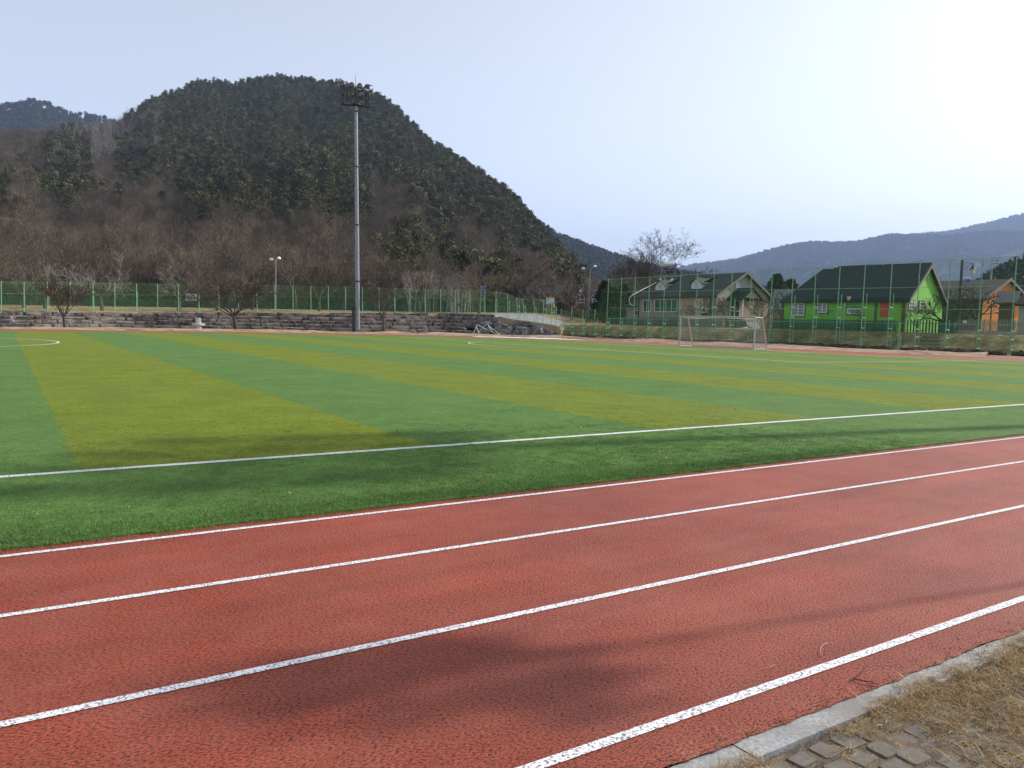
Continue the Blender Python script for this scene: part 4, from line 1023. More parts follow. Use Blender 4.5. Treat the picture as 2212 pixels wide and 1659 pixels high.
def street_lamp(u, D, vb, vt, heads, name='street_lamp', label='', hd=.26):
    b = at(u[0], vb, D); b.z = upz(u[0], D) - .05; t = at(u[1], vt, D); t.x = b.x; t.y = b.y
    r = empty(name, b, label, 'street lamp'); mb = MB(); mb.tube(b, t, .085, .055, 8); mb.build('pole', Mgalv, r)
    m2 = MB(); m2.box(b + V(0, 0, 2.2) + V(.1, -.1, 0), (.3, .24, .6)); m2.build('control_box', Mgalv, r) if D > 110 else None
    for hu, hv in heads:
        h = at(hu, hv, D - .1); m3 = MB(); m3.path([t - V(0, 0, .15), t.lerp(h, .5) + V(0, 0, -.02), h], [.04, .035, .03], 6); m3.build('arm', Mgalv, r)
        d = (h - t); d.z = 0; d.normalize(); ml = MB(); ml.smooth = True
        ml.path([h - d * .12 + V(0, 0, .01), h - d * .02, h + d * .18, h + d * .38, h + d * .46], [.07, .15, .20, .17, .05], 10); ml.build('lamp_head', Mlamphead, r)
        mg = MB(); mg.smooth = True; mg.path([h + d * .0 + V(0, 0, -.10), h + d * .18 + V(0, 0, -.13), h + d * .36 + V(0, 0, -.10)], [.08, .13, .08], 8); mg.build('lamp_glass', Mlens, r)
    return r
street_lamp((595.5, 594.5), 99, 672, 563, [(588, 560.5), (600.5, 557.5)], label='twin-headed street lamp with white heads behind the left fence')
street_lamp((1271, 1272.3), 125, 690, 583, [(1262, 580), (1283.5, 575)], label='twin-armed street lamp with white heads at the road bend')
Mlant = mat('lantern_glass', (0.50, 0.46, 0.38), None, rough=0.3)
def lantern_pole(ub, ut, vt, D, side, label, s=1.0, sign=False):
    b = onz(ub, D, upz(ub, D) - .05); t = at(ut, vt, D)
    t.x = b.x + (t.x - b.x) * .3; t.y = b.y + (t.y - b.y) * .3; Hh = t.z - b.z
    r = empty('lantern_post', b, label, 'lantern post'); mb = MB()
    mb.path([b, b.lerp(t, .25), b.lerp(t, .5), t], [.16 * s, .14 * s, .135 * s, .12 * s], 10); mb.build('post', Mdarkm, r)
    R_ = RGT.copy(); R_.z = 0; R_.normalize(); R_ = R_ * side
    e = t + R_ * 1.05 * s - V(0, 0, .35 * s)
    m2 = MB(); m2.path([t - V(0, 0, .30 * s), t + R_ * .5 * s - V(0, 0, .28 * s), e], .025 * s, 6)
    m2.path([t - V(0, 0, 1.1 * s), t + R_ * .25 * s - V(0, 0, .95 * s), t + R_ * .6 * s - V(0, 0, .55 * s), t + R_ * .85 * s - V(0, 0, .38 * s)], .022 * s, 6)
    m2.path([t - V(0, 0, .5 * s), t + R_ * .2 * s - V(0, 0, .62 * s), t + R_ * .32 * s - V(0, 0, .45 * s), t + R_ * .2 * s - V(0, 0, .38 * s)], .018 * s, 5)
    m2.path([t - V(0, 0, .3 * s), t - R_ * .3 * s - V(0, 0, .3 * s), t - R_ * .42 * s - V(0, 0, .6 * s), t - R_ * .3 * s - V(0, 0, .8 * s)], .018 * s, 5); m2.build('bracket', Mdarkm, r)
    m3 = MB(); m3.lathe(e - V(0, 0, .52 * s), [(.30 * s, -.02 * s), (.34 * s, 0), (.28 * s, .06 * s), (.12 * s, .14 * s), (.09 * s, .34 * s), (.05 * s, .36 * s), (.05 * s, .55 * s)], 12); hd = m3.build('lantern_cap', Mdarkm, r)
    m4 = MB(); m4.lathe(e - V(0, 0, .92 * s), [(.17 * s, 0), (.21 * s, .03 * s), (.23 * s, .38 * s)], 6); m4.build('lantern_glass', Mlant, r)
    return r, b, t
lantern_pole(1265, 1266, 615.5, 118, -1, 'black lantern post with a hanging lamp in front of the twin-armed street lamp', .85)
lr, lb_, lt_ = lantern_pole(2068, 2079, 562, 76.5, 1, 'black lantern post with a hanging lamp beside the green house')

# signs ----------------------------------------------------------
def cm(name, c, rough=.5): return mat(name, c, None, rough=rough)
Mwsign = cm('sign_white', (.72, .74, .76)); Mysign = cm('sign_yellow', (.62, .52, .06)); Mbsign = cm('sign_blue', (.015, .02, .25)); Mink = cm('sign_ink', (.04, .045, .06)); Mcyan = cm('sign_cyan', (.22, .45, .58)); Mgsign = cm('sign_green', (.06, .24, .15)); Mlg = cm('sign_sage', (.42, .47, .38)); Mpur = cm('sign_violet', (.30, .30, .46)); Mltb = cm('sign_pale_blue', (.25, .30, .62)); Mgry = cm('sign_grey', (.38, .42, .46))
def board(name, u0, v0, u1, v1, D, label, draw, cat='sign', posts_=None, yaw=0.0, mats=None, frame=True):
    """flat panel facing the field; draw(mb, q, X, Y) adds flat marks; X right, Y up, unit = metres"""
    c = at((u0 + u1) / 2, (v0 + v1) / 2, D); W_ = (u1 - u0) * D / F; H_ = (v1 - v0) * D / F
    X = RGT.copy(); X.z = 0; X.normalize(); X = Matrix.Rotation(yaw, 3, 'Z') @ X; Nn = V(X.y, -X.x, 0)
    r = empty(name, c, label, cat); Rm = Matrix((X, -Nn, V(0, 0, 1))).transposed()
    mb = MB(); mb.box(c, (W_, .03, H_), Rm); mb.build('panel', mats[0], r)
    m = MB()
    def rect(x0, y0, x1, y1, k, lift=1):      # fractions of the panel
        m.cur = k; o_ = Nn * (.016 + .002 * lift); f = lambda x, y: c + X * ((x - .5) * W_) + V(0, 0, (y - .5) * H_) + o_
        m.quad(f(x0, y0), f(x1, y0), f(x1, y1), f(x0, y1))
    draw(rect); m.build('lettering', mats, r)
    return r, c, X, Nn, W_, H_
rs_ = random.Random(4)
def glyphs(rect, x0, x1, y0, y1, n, k, lift=2):
    w_ = (x1 - x0) / n
    for i in range(n):
        a = x0 + w_ * i + w_ * .1; b = a + w_ * .72; h_ = y1 - y0
        rect(a, y1 - h_ * .22, b, y1, k, lift); rect(a, y0, b, y0 + h_ * .2, k, lift)
        if rs_.random() < .6: rect(a, y0, a + w_ * .2, y1, k, lift + 1)
        if rs_.random() < .7: rect(b - w_ * .18, y0, b, y1, k, lift + 1)
        rect(a, y0 + h_ * .42, b, y0 + h_ * .56, k, lift)
def d_warn(rect):
    rect(.0, .78, 1, 1, 1); glyphs(rect, .1, .38, .81, .97, 3, 2); glyphs(rect, .48, .68, .81, .97, 2, 2); glyphs(rect, .74, .94, .81, .97, 2, 2)
    rect(.02, .02, .98, .26, 3)
    for a in range(10):
        t = a * .628; t2 = t + .5; rect(.21 + .12 * cos(t) - .03, .56 + .17 * sin(t) - .035, .21 + .12 * cos(t) + .03, .56 + .17 * sin(t) + .035, 2, 2 + a % 3)
    rect(.19, .48, .24, .66, 2, 6)
    for y in (.70, .60, .50, .40): glyphs(rect, .40, .93, y - .04, y + .02, 7, 4)
    rect(.76, .07, .92, .14, 5, 3); glyphs(rect, .1, .34, .06, .15, 3, 6)
wr, c, X, Nn, W_, H_ = board('warning_sign', 1180, 642, 1197.4, 656.6, 124, 'white and yellow warning board above the low fence near the road', d_warn, mats=[Mwsign, Mysign, Mink, Mcyan, Mpur, Mbsign, Mcyan])
for s_ in (-.35, .35):
    mb = MB(); b = c + X * (W_ * s_) - Nn * .05; mb.tube(V(b.x, b.y, upz(1188, 124)), b + V(0, 0, H_ * .4), .03, None, 6); mb.build('post', Mgalv, wr)
def d_y(rect): rect(.15, .2, .85, .8, 1); 
yr, c, X, Nn, W_, H_ = board('marker_sign', 1194, 655.5, 1199.5, 663.5, 122, 'small square yellow marker on the green railing by the road', d_y, mats=[cm('marker_yellow', (.45, .42, .10)), cm('marker_ochre', (.50, .40, .06))])
def d_white(rect):
    rect(.03, .84, .9, .95, 1); rect(.2, .62, .8, .78, 2); 
    for y in (.55, .45, .35): glyphs(rect, .12, .85, y - .04, y + .02, 8, 3)
    rect(.38, .40, .66, .60, 4, 4)
sr, c, X, Nn, W_, H_ = board('notice_board', 1278.4, 642.6, 1293, 656, 128, 'white notice board partly hidden by the dark evergreen tree', d_white, mats=[Mwsign, Mgsign, Mltb, Mgry, Mgry])
mb = MB(); b = c - X * W_ * .46; mb.tube(V(b.x, b.y, upz(1280, 128) - .1), b + V(0, 0, H_ * .5), .04, None, 6); mb.build('post', Mgalv, sr)
def d_info(rect):
    rect(0, .86, 1, .985, 1); glyphs(rect, .04, .2, .88, .97, 2, 2); glyphs(rect, .3, .5, .88, .97, 3, 2); glyphs(rect, .7, .97, .88, .97, 4, 2)
    rect(.08, .60, .93, .80, 3); rect(.14, .14, .92, .54, 4)
    for y in (.77, .70, .64): glyphs(rect, .12, .90, y - .02, y + .03, 12, 5)
    for y in (.49, .42, .35, .28, .20): glyphs(rect, .18, .88, y - .02, y + .025, 13, 6)
    for y in (.08,): glyphs(rect, .12, .92, y - .02, y + .03, 14, 6)
ir, c, X, Nn, W_, H_ = board('information_board', 400.5, 633.5, 424.3, 649.8, tab(FD, 412) - .25, 'pale information board with a green header hung on the low fence', d_info, mats=[Mwsign, cm('sage_header', (.25, .40, .30)), Mgsign, cm('blue_grey', (.48, .53, .58)), Mlg, Mgry, mat('moss_text', (.30, .34, .28))])
def d_blue(rect):
    rect(.04, .08, .9, .92, 1); rect(.90, .2, .96, .8, 1); glyphs(rect, .12, .58, .52, .82, 3, 2); glyphs(rect, .72, .84, .55, .75, 1, 2); glyphs(rect, .1, .8, .16, .36, 7, 2)
nr, c, X, Nn, W_, H_ = board('street_name_sign', 1039.6, 618.6, 1049.8, 625.6, 111, 'small blue street name sign on a grey pole above the stone terrace', d_blue, mats=[Mgry, Mbsign, Mltb])
mb = MB(); b = c - X * (W_ * .5 + .04); mb.tube(V(b.x, b.y, upz(1039, 111) - .1), V(b.x, b.y, c.z + H_ * .9), .045, None, 6); mb.build('post', Mgalv, nr)
u0, v0 = (3820 + 545 * .0663) / 1.8517, (1030 + 1310 * .0663) / 1.8517; u1, v1 = (3820 + 945 * .0663) / 1.8517, (1030 + 1530 * .0663) / 1.8517
def d_blue2(rect):
    rect(.02, .05, .90, .95, 1); rect(.90, .2, .96, .8, 1); glyphs(rect, .08, .56, .55, .85, 3, 2); rect(.56, .62, .90, .70, 2, 3); glyphs(rect, .08, .75, .12, .34, 8, 2)
br_, c, X, Nn, W_, H_ = board('street_name_sign', u0, v0, u1, v1, 76.3, 'blue street name sign hanging on the black lantern post by the green house', d_blue2, mats=[Mgry, Mbsign, Mltb])
mb = MB(); zt_ = c.z + H_ * .95; mb.box(V(c.x, c.y, zt_) - X * W_ * .12, (W_ * 1.3, .05, .07), Matrix((X, -Nn, V(0, 0, 1))).transposed()); mb.tube(V(c.x, c.y, zt_) - X * W_ * .75, V(c.x, c.y, zt_) - X * W_ * 1.05 - V(0, 0, .1), .03, None, 6)
mb.tube(V(c.x, c.y, zt_) - X * W_ * .9 , V(c.x, c.y, c.z - 6.0) - X * W_ * .95, .02, None, 5)
mb.build('bracket', Mwhite, br_)

# ------------------------------------------------------------------ houses (long sides run along Y, gables face -Y)
def brickmat(name, c1, c2, mortar, sc_=5.0):
    m = bpy.data.materials.new(name); m.use_nodes = True; N, L, b = nodes(m); b.inputs['Roughness'].default_value = .9
    tc = N.new('ShaderNodeTexCoord'); sp = N.new('ShaderNodeSeparateXYZ'); L.new(tc.outputs['Object'], sp.inputs[0])
    ad = N.new('ShaderNodeMath'); L.new(sp.outputs[0], ad.inputs[0]); L.new(sp.outputs[1], ad.inputs[1])
    cb = N.new('ShaderNodeCombineXYZ'); L.new(ad.outputs[0], cb.inputs[0]); L.new(sp.outputs[2], cb.inputs[1])
    bt_ = N.new('ShaderNodeTexBrick'); bt_.inputs['Scale'].default_value = 1.0; bt_.inputs['Brick Width'].default_value = .26; bt_.inputs['Row Height'].default_value = .09; bt_.inputs['Mortar Size'].default_value = .010
    bt_.inputs['Color1'].default_value = (*c1, 1); bt_.inputs['Color2'].default_value = (*c2, 1); bt_.inputs['Mortar'].default_value = (*mortar, 1)
    L.new(cb.outputs[0], bt_.inputs[0])
    n = N.new('ShaderNodeTexNoise'); n.inputs['Scale'].default_value = .8; n.inputs['Detail'].default_value = 6; L.new(tc.outputs['Object'], n.inputs[0])
    mr = N.new('ShaderNodeMapRange'); mr.inputs[3].default_value = .75; mr.inputs[4].default_value = 1.25; L.new(n.outputs[0], mr.inputs[0])
    mx = N.new('ShaderNodeMixRGB'); mx.blend_type = 'MULTIPLY'; mx.inputs[0].default_value = 1; L.new(bt_.outputs[0], mx.inputs[1]); L.new(mr.outputs[0], mx.inputs[2]); L.new(mx.outputs[0], b.inputs['Base Color'])
    return m
def linemat(name, c, period, depth=.35, axis=2, rough=.7, var=.12, dark=.45, sharp=.12):
    """clapboard / tile courses: bump steps along one axis"""
    m = bpy.data.materials.new(name); m.use_nodes = True; N, L, b = nodes(m); b.inputs['Roughness'].default_value = rough; b.inputs['Specular IOR Level'].default_value = .2
    tc = N.new('ShaderNodeTexCoord'); sp = N.new('ShaderNodeSeparateXYZ'); L.new(tc.outputs['Object'], sp.inputs[0])
    dv = N.new('ShaderNodeMath'); dv.operation = 'DIVIDE'; dv.inputs[1].default_value = period; L.new(sp.outputs[axis], dv.inputs[0])
    fr = N.new('ShaderNodeMath'); fr.operation = 'FRACT'; L.new(dv.outputs[0], fr.inputs[0])
    gt = N.new('ShaderNodeMath'); gt.operation = 'LESS_THAN'; gt.inputs[1].default_value = sharp; L.new(fr.outputs[0], gt.inputs[0])
    n = N.new('ShaderNodeTexNoise'); n.inputs['Scale'].default_value = 2.5; n.inputs['Detail'].default_value = 6; L.new(tc.outputs['Object'], n.inputs[0])
    mr = N.new('ShaderNodeMapRange'); mr.inputs[3].default_value = 1 - var; mr.inputs[4].default_value = 1 + var; L.new(n.outputs[0], mr.inputs[0])
    mx = N.new('ShaderNodeMixRGB'); mx.blend_type = 'MULTIPLY'; mx.inputs[0].default_value = 1; mx.inputs[1].default_value = (*c, 1); L.new(mr.outputs[0], mx.inputs[2])
    m2 = N.new('ShaderNodeMixRGB'); m2.inputs[2].default_value = (c[0] * dark, c[1] * dark, c[2] * dark, 1); L.new(gt.outputs[0], m2.inputs[0]); L.new(mx.outputs[0], m2.inputs[1])
    L.new(m2.outputs[0], b.inputs['Base Color'])
    bp = N.new('ShaderNodeBump'); bp.inputs['Strength'].default_value = depth; bp.inputs['Distance'].default_value = .04; bp.invert = True; L.new(fr.outputs[0], bp.inputs['Height']); L.new(bp.outputs[0], b.inputs['Normal'])
    return m
Mbrickc = brickmat('pale_brick', (.24, .195, .155), (.29, .24, .19), (.20, .18, .16))
Mbrickr = brickmat('red_brick', (.34, .17, .12), (.50, .31, .21), (.40, .34, .28))
Mroof = linemat('dark_shingles', (.018, .024, .034), .17, .5, 2, .85, .35, .6, .15)
Mroof2 = linemat('grey_shingles', (.060, .064, .056), .17, .5, 2, .85, .25, .7, .15)
Mrooft = linemat('grey_tiles', (.22, .22, .24), .25, .8, 2, .7, .2, .4, .3)
Mroofb = linemat('brown_shingles', (.055, .045, .042), .17, .5, 2, .85, .35, .6, .15)
Mgreenw = linemat('lime_boards', (.165, .47, .045), .21, .8, 2, .6, .10, .42, .13)
Mwhiteb = linemat('white_boards', (.62, .63, .62), .16, .6, 2, .6, .08, .6, .12)
Mcream = linemat('cream_boards', (.34, .34, .28), .18, .6, 2, .7, .08, .65, .1)
Morange = linemat('orange_boards', (.60, .21, .028), .20, .5, 2, .7, .12, .7, .1)
Mglass = mat('window_glass', (.015, .022, .028), None, rough=.12, spec=.7)
Mglassg = mat('green_tinted_glass', (.012, .10, .065), (.02, .05, .045), 1.2, rough=.2, spec=.6)
Mred = mat('red_door', (.42, .035, .02), None, rough=.5); Mbrown = mat('brown_wood', (.075, .045, .035), (.12, .075, .055), 5, .8)
Mfascia = mat('grey_fascia', (.20, .18, .16), None, rough=.7); Mframew = mat('white_frame', (.65, .66, .66), None, rough=.5)
Mblue = mat('blue_tank_cap', (.06, .16, .34), None, rough=.4); Mtank = mat('tank_shell', (.50, .50, .48), (.36, .35, .33), 3, .4, spec=.5); Mtube = mat('solar_tubes', (.012, .014, .03), None, rough=.2, spec=.7)

def house(name, label, x0, y0, Wd, Ln, zf, eave, apex, walls_long, wall_gable, roofm, over=.45, gable_top=None, gsplit=None, hip_far=False, fasc=None, roof_th=.16):
    """x0,y0: near corner (gable / long side facing -X). gable spans x0..x0+Wd at y0; long side y0..y0+Ln at x0"""
    r = empty(name, V(x0, y0, zf), label, 'house')
    x1, y1 = x0 + Wd, y0 + Ln; xm = (x0 + x1) / 2; b = zf - 1.2
    m = MB(); m.quad(V(x0, y1, b), V(x0, y0, b), V(x0, y0, eave), V(x0, y1, eave)); m.quad(V(x1, y0, b), V(x1, y1, b), V(x1, y1, eave), V(x1, y0, eave)); m.quad(V(x1, y1, b), V(x0, y1, b), V(x0, y1, eave), V(x1, y1, eave))
    m.build('wall', walls_long, r)
    m = MB()
    gs = gsplit if gsplit else eave
    m.quad(V(x0, y0, b), V(x1, y0, b), V(x1, y0, gs), V(x0, y0, gs)); m.build('gable_wall', wall_gable, r)
    m = MB(); sl = (apex - eave) / (Wd / 2)
    m.add([V(x0, y0, gs), V(x1, y0, gs), V(x1, y0, eave), V(xm, y0, apex), V(x0, y0, eave)], [(0, 1, 2, 3, 4)] if gs < eave - .01 else [(4, 2, 3)])
    if not hip_far: m.add([V(x0, y1, eave), V(x1, y1, eave), V(xm, y1, apex)], [(0, 2, 1)])
    m.build('gable', gable_top or wall_gable, r)
    # roof slabs with thickness
    o_ = over; ez = eave - sl * o_; t = V(0, 0, roof_th)
    ya, yb = y0 - o_ * .9, y1 + o_ * .6
    m = MB(); xr = xm
    yb_r = yb - (hip_far if hip_far else 0)
    for sgn in (-1, 1):
        xe = xm + sgn * (Wd / 2 + o_)
        A = [V(xe, ya, ez), V(xm, ya, apex), V(xm, yb_r, apex), V(xe, yb, ez)]
        if sgn > 0: A = [A[1], A[0], A[3], A[2]]
        n = 4; up = [q + t for q in A]
        m.add(A + up, [(0, 1, 2, 3), (7, 6, 5, 4)] + [(i, n + i, n + (i + 1) % n, (i + 1) % n) for i in range(n)])
    if hip_far:
        A = [V(xm - Wd / 2 - o_, yb, ez), V(xm, yb_r, apex), V(xm + Wd / 2 + o_, yb, ez)]; up = [q + t for q in A]
        m.add(A + up, [(0, 1, 2), (5, 4, 3), (0, 3, 4, 1), (1, 4, 5, 2), (2, 5, 3, 0)])
    rf = fixn(m.build('roof', roofm, r))
    m = MB()
    for sgn in (-1, 1):
        xe = xm + sgn * (Wd / 2 + o_)
        a, c = V(xe, ya - .02, ez - .06), V(xm, ya - .02, apex - .06); m.add([a, c, c + V(0, 0, .30), a + V(0, 0, .30), a - V(0, .05, 0), c - V(0, .05, 0), c + V(0, -.05, .30), a + V(0, -.05, .30)], [(4, 5, 6, 7), (0, 3, 2, 1), (3, 7, 6, 2), (0, 1, 5, 4)])
    m.build('bargeboard', fasc or Mfascia, r)
    return r, rf
def window(r, side, x, y, z, w_, h_, glass=Mglass, frame=Mframew, nx=2, ny=1, fr=.06, name='window', louvre=0):
    """side 'L': on a wall facing -X at x, spans y..y+w_; 'G': wall facing -Y at y, spans x..x+w_"""
    def P(a, c, d):
        return V(x - d, y + a, z + c) if side == 'L' else V(x + a, y - d, z + c)
    def bx(mb, a0, a1, c0, c1, d0, d1):
        p = [P(a, c, d) for d in (d0, d1) for c in (c0, c1) for a in (a0, a1)]
        mb.add(p, [(0, 1, 3, 2), (4, 6, 7, 5), (0, 2, 6, 4), (1, 5, 7, 3), (0, 4, 5, 1), (2, 3, 7, 6)])
    mb = MB(); bx(mb, 0, w_, 0, fr, .0, .07); bx(mb, 0, w_, h_ - fr, h_, 0, .07); bx(mb, 0, fr, fr, h_ - fr, 0, .07); bx(mb, w_ - fr, w_, fr, h_ - fr, 0, .07)
    for i in range(1, nx): bx(mb, w_ * i / nx - fr / 2, w_ * i / nx + fr / 2, fr, h_ - fr, 0, .06)
    for i in range(1, ny): bx(mb, fr, w_ - fr, h_ * i / ny - fr / 2, h_ * i / ny + fr / 2, 0, .055)
    if louvre:
        for i in range(1, louvre): bx(mb, fr, w_ - fr, h_ * i / louvre - .022, h_ * i / louvre + .022, .02, .05)
    f = fixn(mb.build(name, frame, r)); m2 = MB(); m2.quad(P(fr, fr, .02), P(w_ - fr, fr, .02), P(w_ - fr, h_ - fr, .02), P(fr, h_ - fr, .02)); m2.build('pane', glass, f)
    return f, bx, P

# --- brick house
c_ = onz(1545, 97.5, 0); bx0, by0 = c_.x, c_.y
W1, L1 = 9.6, 14.4; zf1 = 2.45; ev1 = 5.75; ap1 = 8.55
bh, bhr = house('brick_house', 'brick house with a dark roof, two dormers and a water heater on top', bx0, by0, W1, L1, zf1, ev1, ap1, Mbrickc, Mbrickr, Mroof, .55, Mcream, 5.35, 4.2)
# side extension left, lower roof
LR = [None]
def tpx(v, u, X_=None, Y_=None):
    """point on plane x=X_ or y=Y_ seen at pixel"""
    d = ray(u, v); o_ = V(0, 0, CAMH)
    if LR[0]:
        pv, th_ = LR[0]; Rm = Matrix.Rotation(-th_, 3, 'Z'); d = Rm @ d; o_ = pv + Rm @ (o_ - pv)
    t = (X_ - o_.x) / d.x if X_ is not None else (Y_ - o_.y) / d.y
    return o_ + d * t
def on_long(zx, zy, zfun=z5, X_=bx0): u, v = zfun(zx, zy); return tpx(v, u, X_=X_)
def on_gab(zx, zy, zfun=z5, Y_=by0): u, v = zfun(zx, zy); return tpx(v, u, Y_=Y_)
def winL(r, a, b_, zfun, X_, **k):
    A = on_long(*a, zfun, X_); B = on_long(*b_, zfun, X_); y0, y1 = sorted((A.y, B.y)); zz0, zz1 = sorted((A.z, B.z)); return window(r, 'L', X_, y0, zz0, y1 - y0, zz1 - zz0, **k)
def winG(r, a, b_, zfun, Y_, **k):
    A = on_gab(*a, zfun, Y_); B = on_gab(*b_, zfun, Y_); x0, x1 = sorted((A.x, B.x)); zz0, zz1 = sorted((A.z, B.z)); return window(r, 'G', x0, Y_, zz0, x1 - x0, zz1 - zz0, **k)
winL(bh, (498, 970), (580, 1108), z5, bx0, nx=2, frame=Mbrown if False else Mframew, fr=.08)
winL(bh, (630, 965), (885, 1108), z5, bx0, nx=4, glass=Mglassg, fr=.07)
winL(bh, (1092, 962), (1172, 1104), z5, bx0, nx=2, fr=.08)
winG(bh, (1552, 770), (1596, 838), z5, by0, nx=1, glass=Mwhiteb, fr=.08)
m = MB()
for (a, b_) in (((440, 930), (452, 1170)), ((1255, 930), (1272, 1160))):
    A = on_long(*a); B = on_long(*b_); m.box(V(bx0 - .06, (A.y + B.y) / 2, (A.z + B.z) / 2), (.12, .14, A.z - B.z))
m.build('downpipe', Mdarkm, bh)
# red brick panel on the long wall (lighter weathered patch)
A = on_long(925, 930); B = on_long(1250, 1170); m = MB(); m.box(V(bx0 - .012, (A.y + B.y) / 2, (A.z + B.z) / 2), (.024, abs(A.y - B.y), abs(A.z - B.z))); m.build('brick_panel', Mbrickr, bh)
# gutter
m = MB(); m.box(V(bx0 - .62, by0 + L1 / 2, ev1 - .20), (.14, L1 + .8, .14)); m.build('gutter', Mdarkm, bh)
# dormers
def dormer(zx, zy0, zy1, label=None):
    A = on_long(zx[0], zy1); 
    # choose roof surface: the point on the slope seen at (zx0,zy1)
    u, v = z5(zx[0], zy1); d = ray(u, v); sl = (ap1 - ev1) / (W1 / 2)
    # z = ev1 + (x-bx0)*sl + .16 ; ray: x = d.x t , z= h + d.z t
    t = (ev1 + .16 - bx0 * sl - CAMH) / (d.z - d.x * sl); P = V(d.x * t, d.y * t, CAMH + d.z * t)
    w_ = 1.75; hw = 1.35; xf = P.x; y0 = P.y - w_ + .1; y1 = y0 + w_; zb = P.z; zt2 = zb + .75; za = zb + 1.35; xb = xf + 3.2
    m = MB(); m.add([V(xf, y0, zb), V(xf, y1, zb), V(xf, y1, zt2), V(xf, (y0 + y1) / 2, za), V(xf, y0, zt2)], [(0, 4, 3, 2, 1)])
    m.quad(V(xf, y0, zb), V(xb, y0, zb + 3.2 * sl), V(xb, y0, zt2), V(xf, y0, zt2)); m.quad(V(xf, y1, zb), V(xb, y1, zb + 3.2 * sl), V(xb, y1, zt2), V(xf, y1, zt2))
    dm = m.build('dormer', Mwhiteb, bh); ym = (y0 + y1) / 2
    m = MB(); o_ = .22; s2 = (za - zt2) / (w_ / 2)
    for sg in (-1, 1):
        ye = ym + sg * (w_ / 2 + o_); ze = zt2 - s2 * o_
        q = [V(xf - .3, ye, ze), V(xf - .3, ym, za), V(xb, ym, za), V(xb, ye, ze)]; up = [k + V(0, 0, .09) for k in q]
        m.add(q + up, [(0, 1, 2, 3), (7, 6, 5, 4)] + [(i, 4 + i, 4 + (i + 1) % 4, (i + 1) % 4) for i in range(4)])
    fixn(m.build('dormer_roof', Mroof2, dm))
    m = MB(); m.box(V(xf - .03, ym, zb + .52), (.04, .42, .62)); m.build('vent', Mgry, dm)
dormer((640, 790), 750, 862); dormer((1050, 1180), 735, 845)
# porch: gabled canopy over the entrance with posts, door and steps
def onp(zx, zy, Yp): return on_gab(zx, zy, z5, Yp)
Yp = by0 - 2.3
A = onp(1640, 945, Yp); B = onp(1830, 945, Yp); pw0, pw1 = A.x, B.x; pxm = (pw0 + pw1) / 2; pe = A.z; pa = pe + 1.15
m = MB(); m.add([V(pw0, Yp, pe), V(pw1, Yp, pe), V(pxm, Yp, pa)], [(0, 1, 2)]); pg = m.build('porch_gable', Mcream, bh)
m = MB(); s2 = (pa - pe) / ((pw1 - pw0) / 2)
for sg in (-1, 1):
    xe = pxm + sg * ((pw1 - pw0) / 2 + .45); ze = pe - s2 * .45
    q = [V(xe, Yp - .3, ze), V(pxm, Yp - .3, pa), V(pxm, by0, pa), V(xe, by0, ze)]; up = [k + V(0, 0, .13) for k in q]
    m.add(q + up, [(0, 1, 2, 3), (7, 6, 5, 4)] + [(i, 4 + i, 4 + (i + 1) % 4, (i + 1) % 4) for i in range(4)])
fixn(m.build('porch_roof', Mroof, bh))
for x in (pw0 + .1, pw1 - .1):
    m = MB(); m.box(V(x, Yp + .15, (zf1 + pe) / 2), (.16, .16, pe - zf1)); m.build('porch_post', Mframew if x < pxm else Mbrickr, bh)
f, bxx, PP = window(bh, 'G', pw0 + .15, by0 - .02, zf1, 1.9, 2.75, nx=2, ny=2, fr=.10, name='entrance_door')
m = MB()
for i in range(5): m.box(V(pw0 + 1.1, Yp - .2 - i * .3, zf1 - .09 - i * .17), (2.0, .34, .18))
m.box(V((pw0 + pw1) / 2, by0 - 1.1, zf1 - .3), (pw1 - pw0, 2.2, .6)); m.build('porch_steps', Mgranite, bh)
m = MB(); m.box(V(pw0 - .35, by0 - .05, zf1 + 1.75), (.3, .06, .3)); m.build('house_number_plate', Mbsign, bh)
winG(bh, (1500, 960), (1575, 1040), z5, by0, nx=1, fr=.1, frame=Mbrown)
# lower wing left
wl, _ = house('brick_house_wing', 'low brick wing with a dark roof left of the brick house', bx0 + 3.0, by0 + L1 + .2, 6.5, 5.5, 2.2, 4.6, 6.6, Mbrickc, Mbrickc, Mroof, .5, None, None, 2.5)
window(wl, 'L', bx0 + 3.0, by0 + L1 + 2.6, 3.1, 1.3, .8, nx=2)
# hose hanging from the roof edge
m = MB(); m.path([at(*z5(700, 725), 108), at(*z5(620, 788), 107), at(*z5(500, 845), 105.5), at(*z5(400, 900), 104), at(*z5(368, 915), 103.5)], .05, 6)
m.path([at(*z5(368, 915), 103.5), at(*z5(340, 945), 103.5), at(*z5(332, 985), 103.5), at(*z5(348, 1020), 103.5), at(*z5(378, 1038), 103.5)], .045, 6)
tag(m.build('drain_pipe', Mwhite), 'white pipe running down the left roof edge and curling below the eave', 'pipe')
# air-conditioner
A = on_long(1215, 1090); ac = empty('air_conditioner', V(bx0 - .35, A.y, A.z - .3), 'small outdoor air-conditioner unit beside the brick house window', 'air conditioner')
m = MB(); m.box(V(bx0 - .35, A.y, A.z), (.35, .8, .65)); m.build('casing', Mframew, ac); m = MB(); m.path([V(bx0 - .53, A.y - .1, A.z), V(bx0 - .545, A.y - .1, A.z)], .24, 16); m.build('fan_grille', Mdarkm, ac)
m = MB(); m.box(V(bx0 - .35, A.y, A.z - .55), (.3, .7, .45)); m.build('stand', Mdarkm, ac)
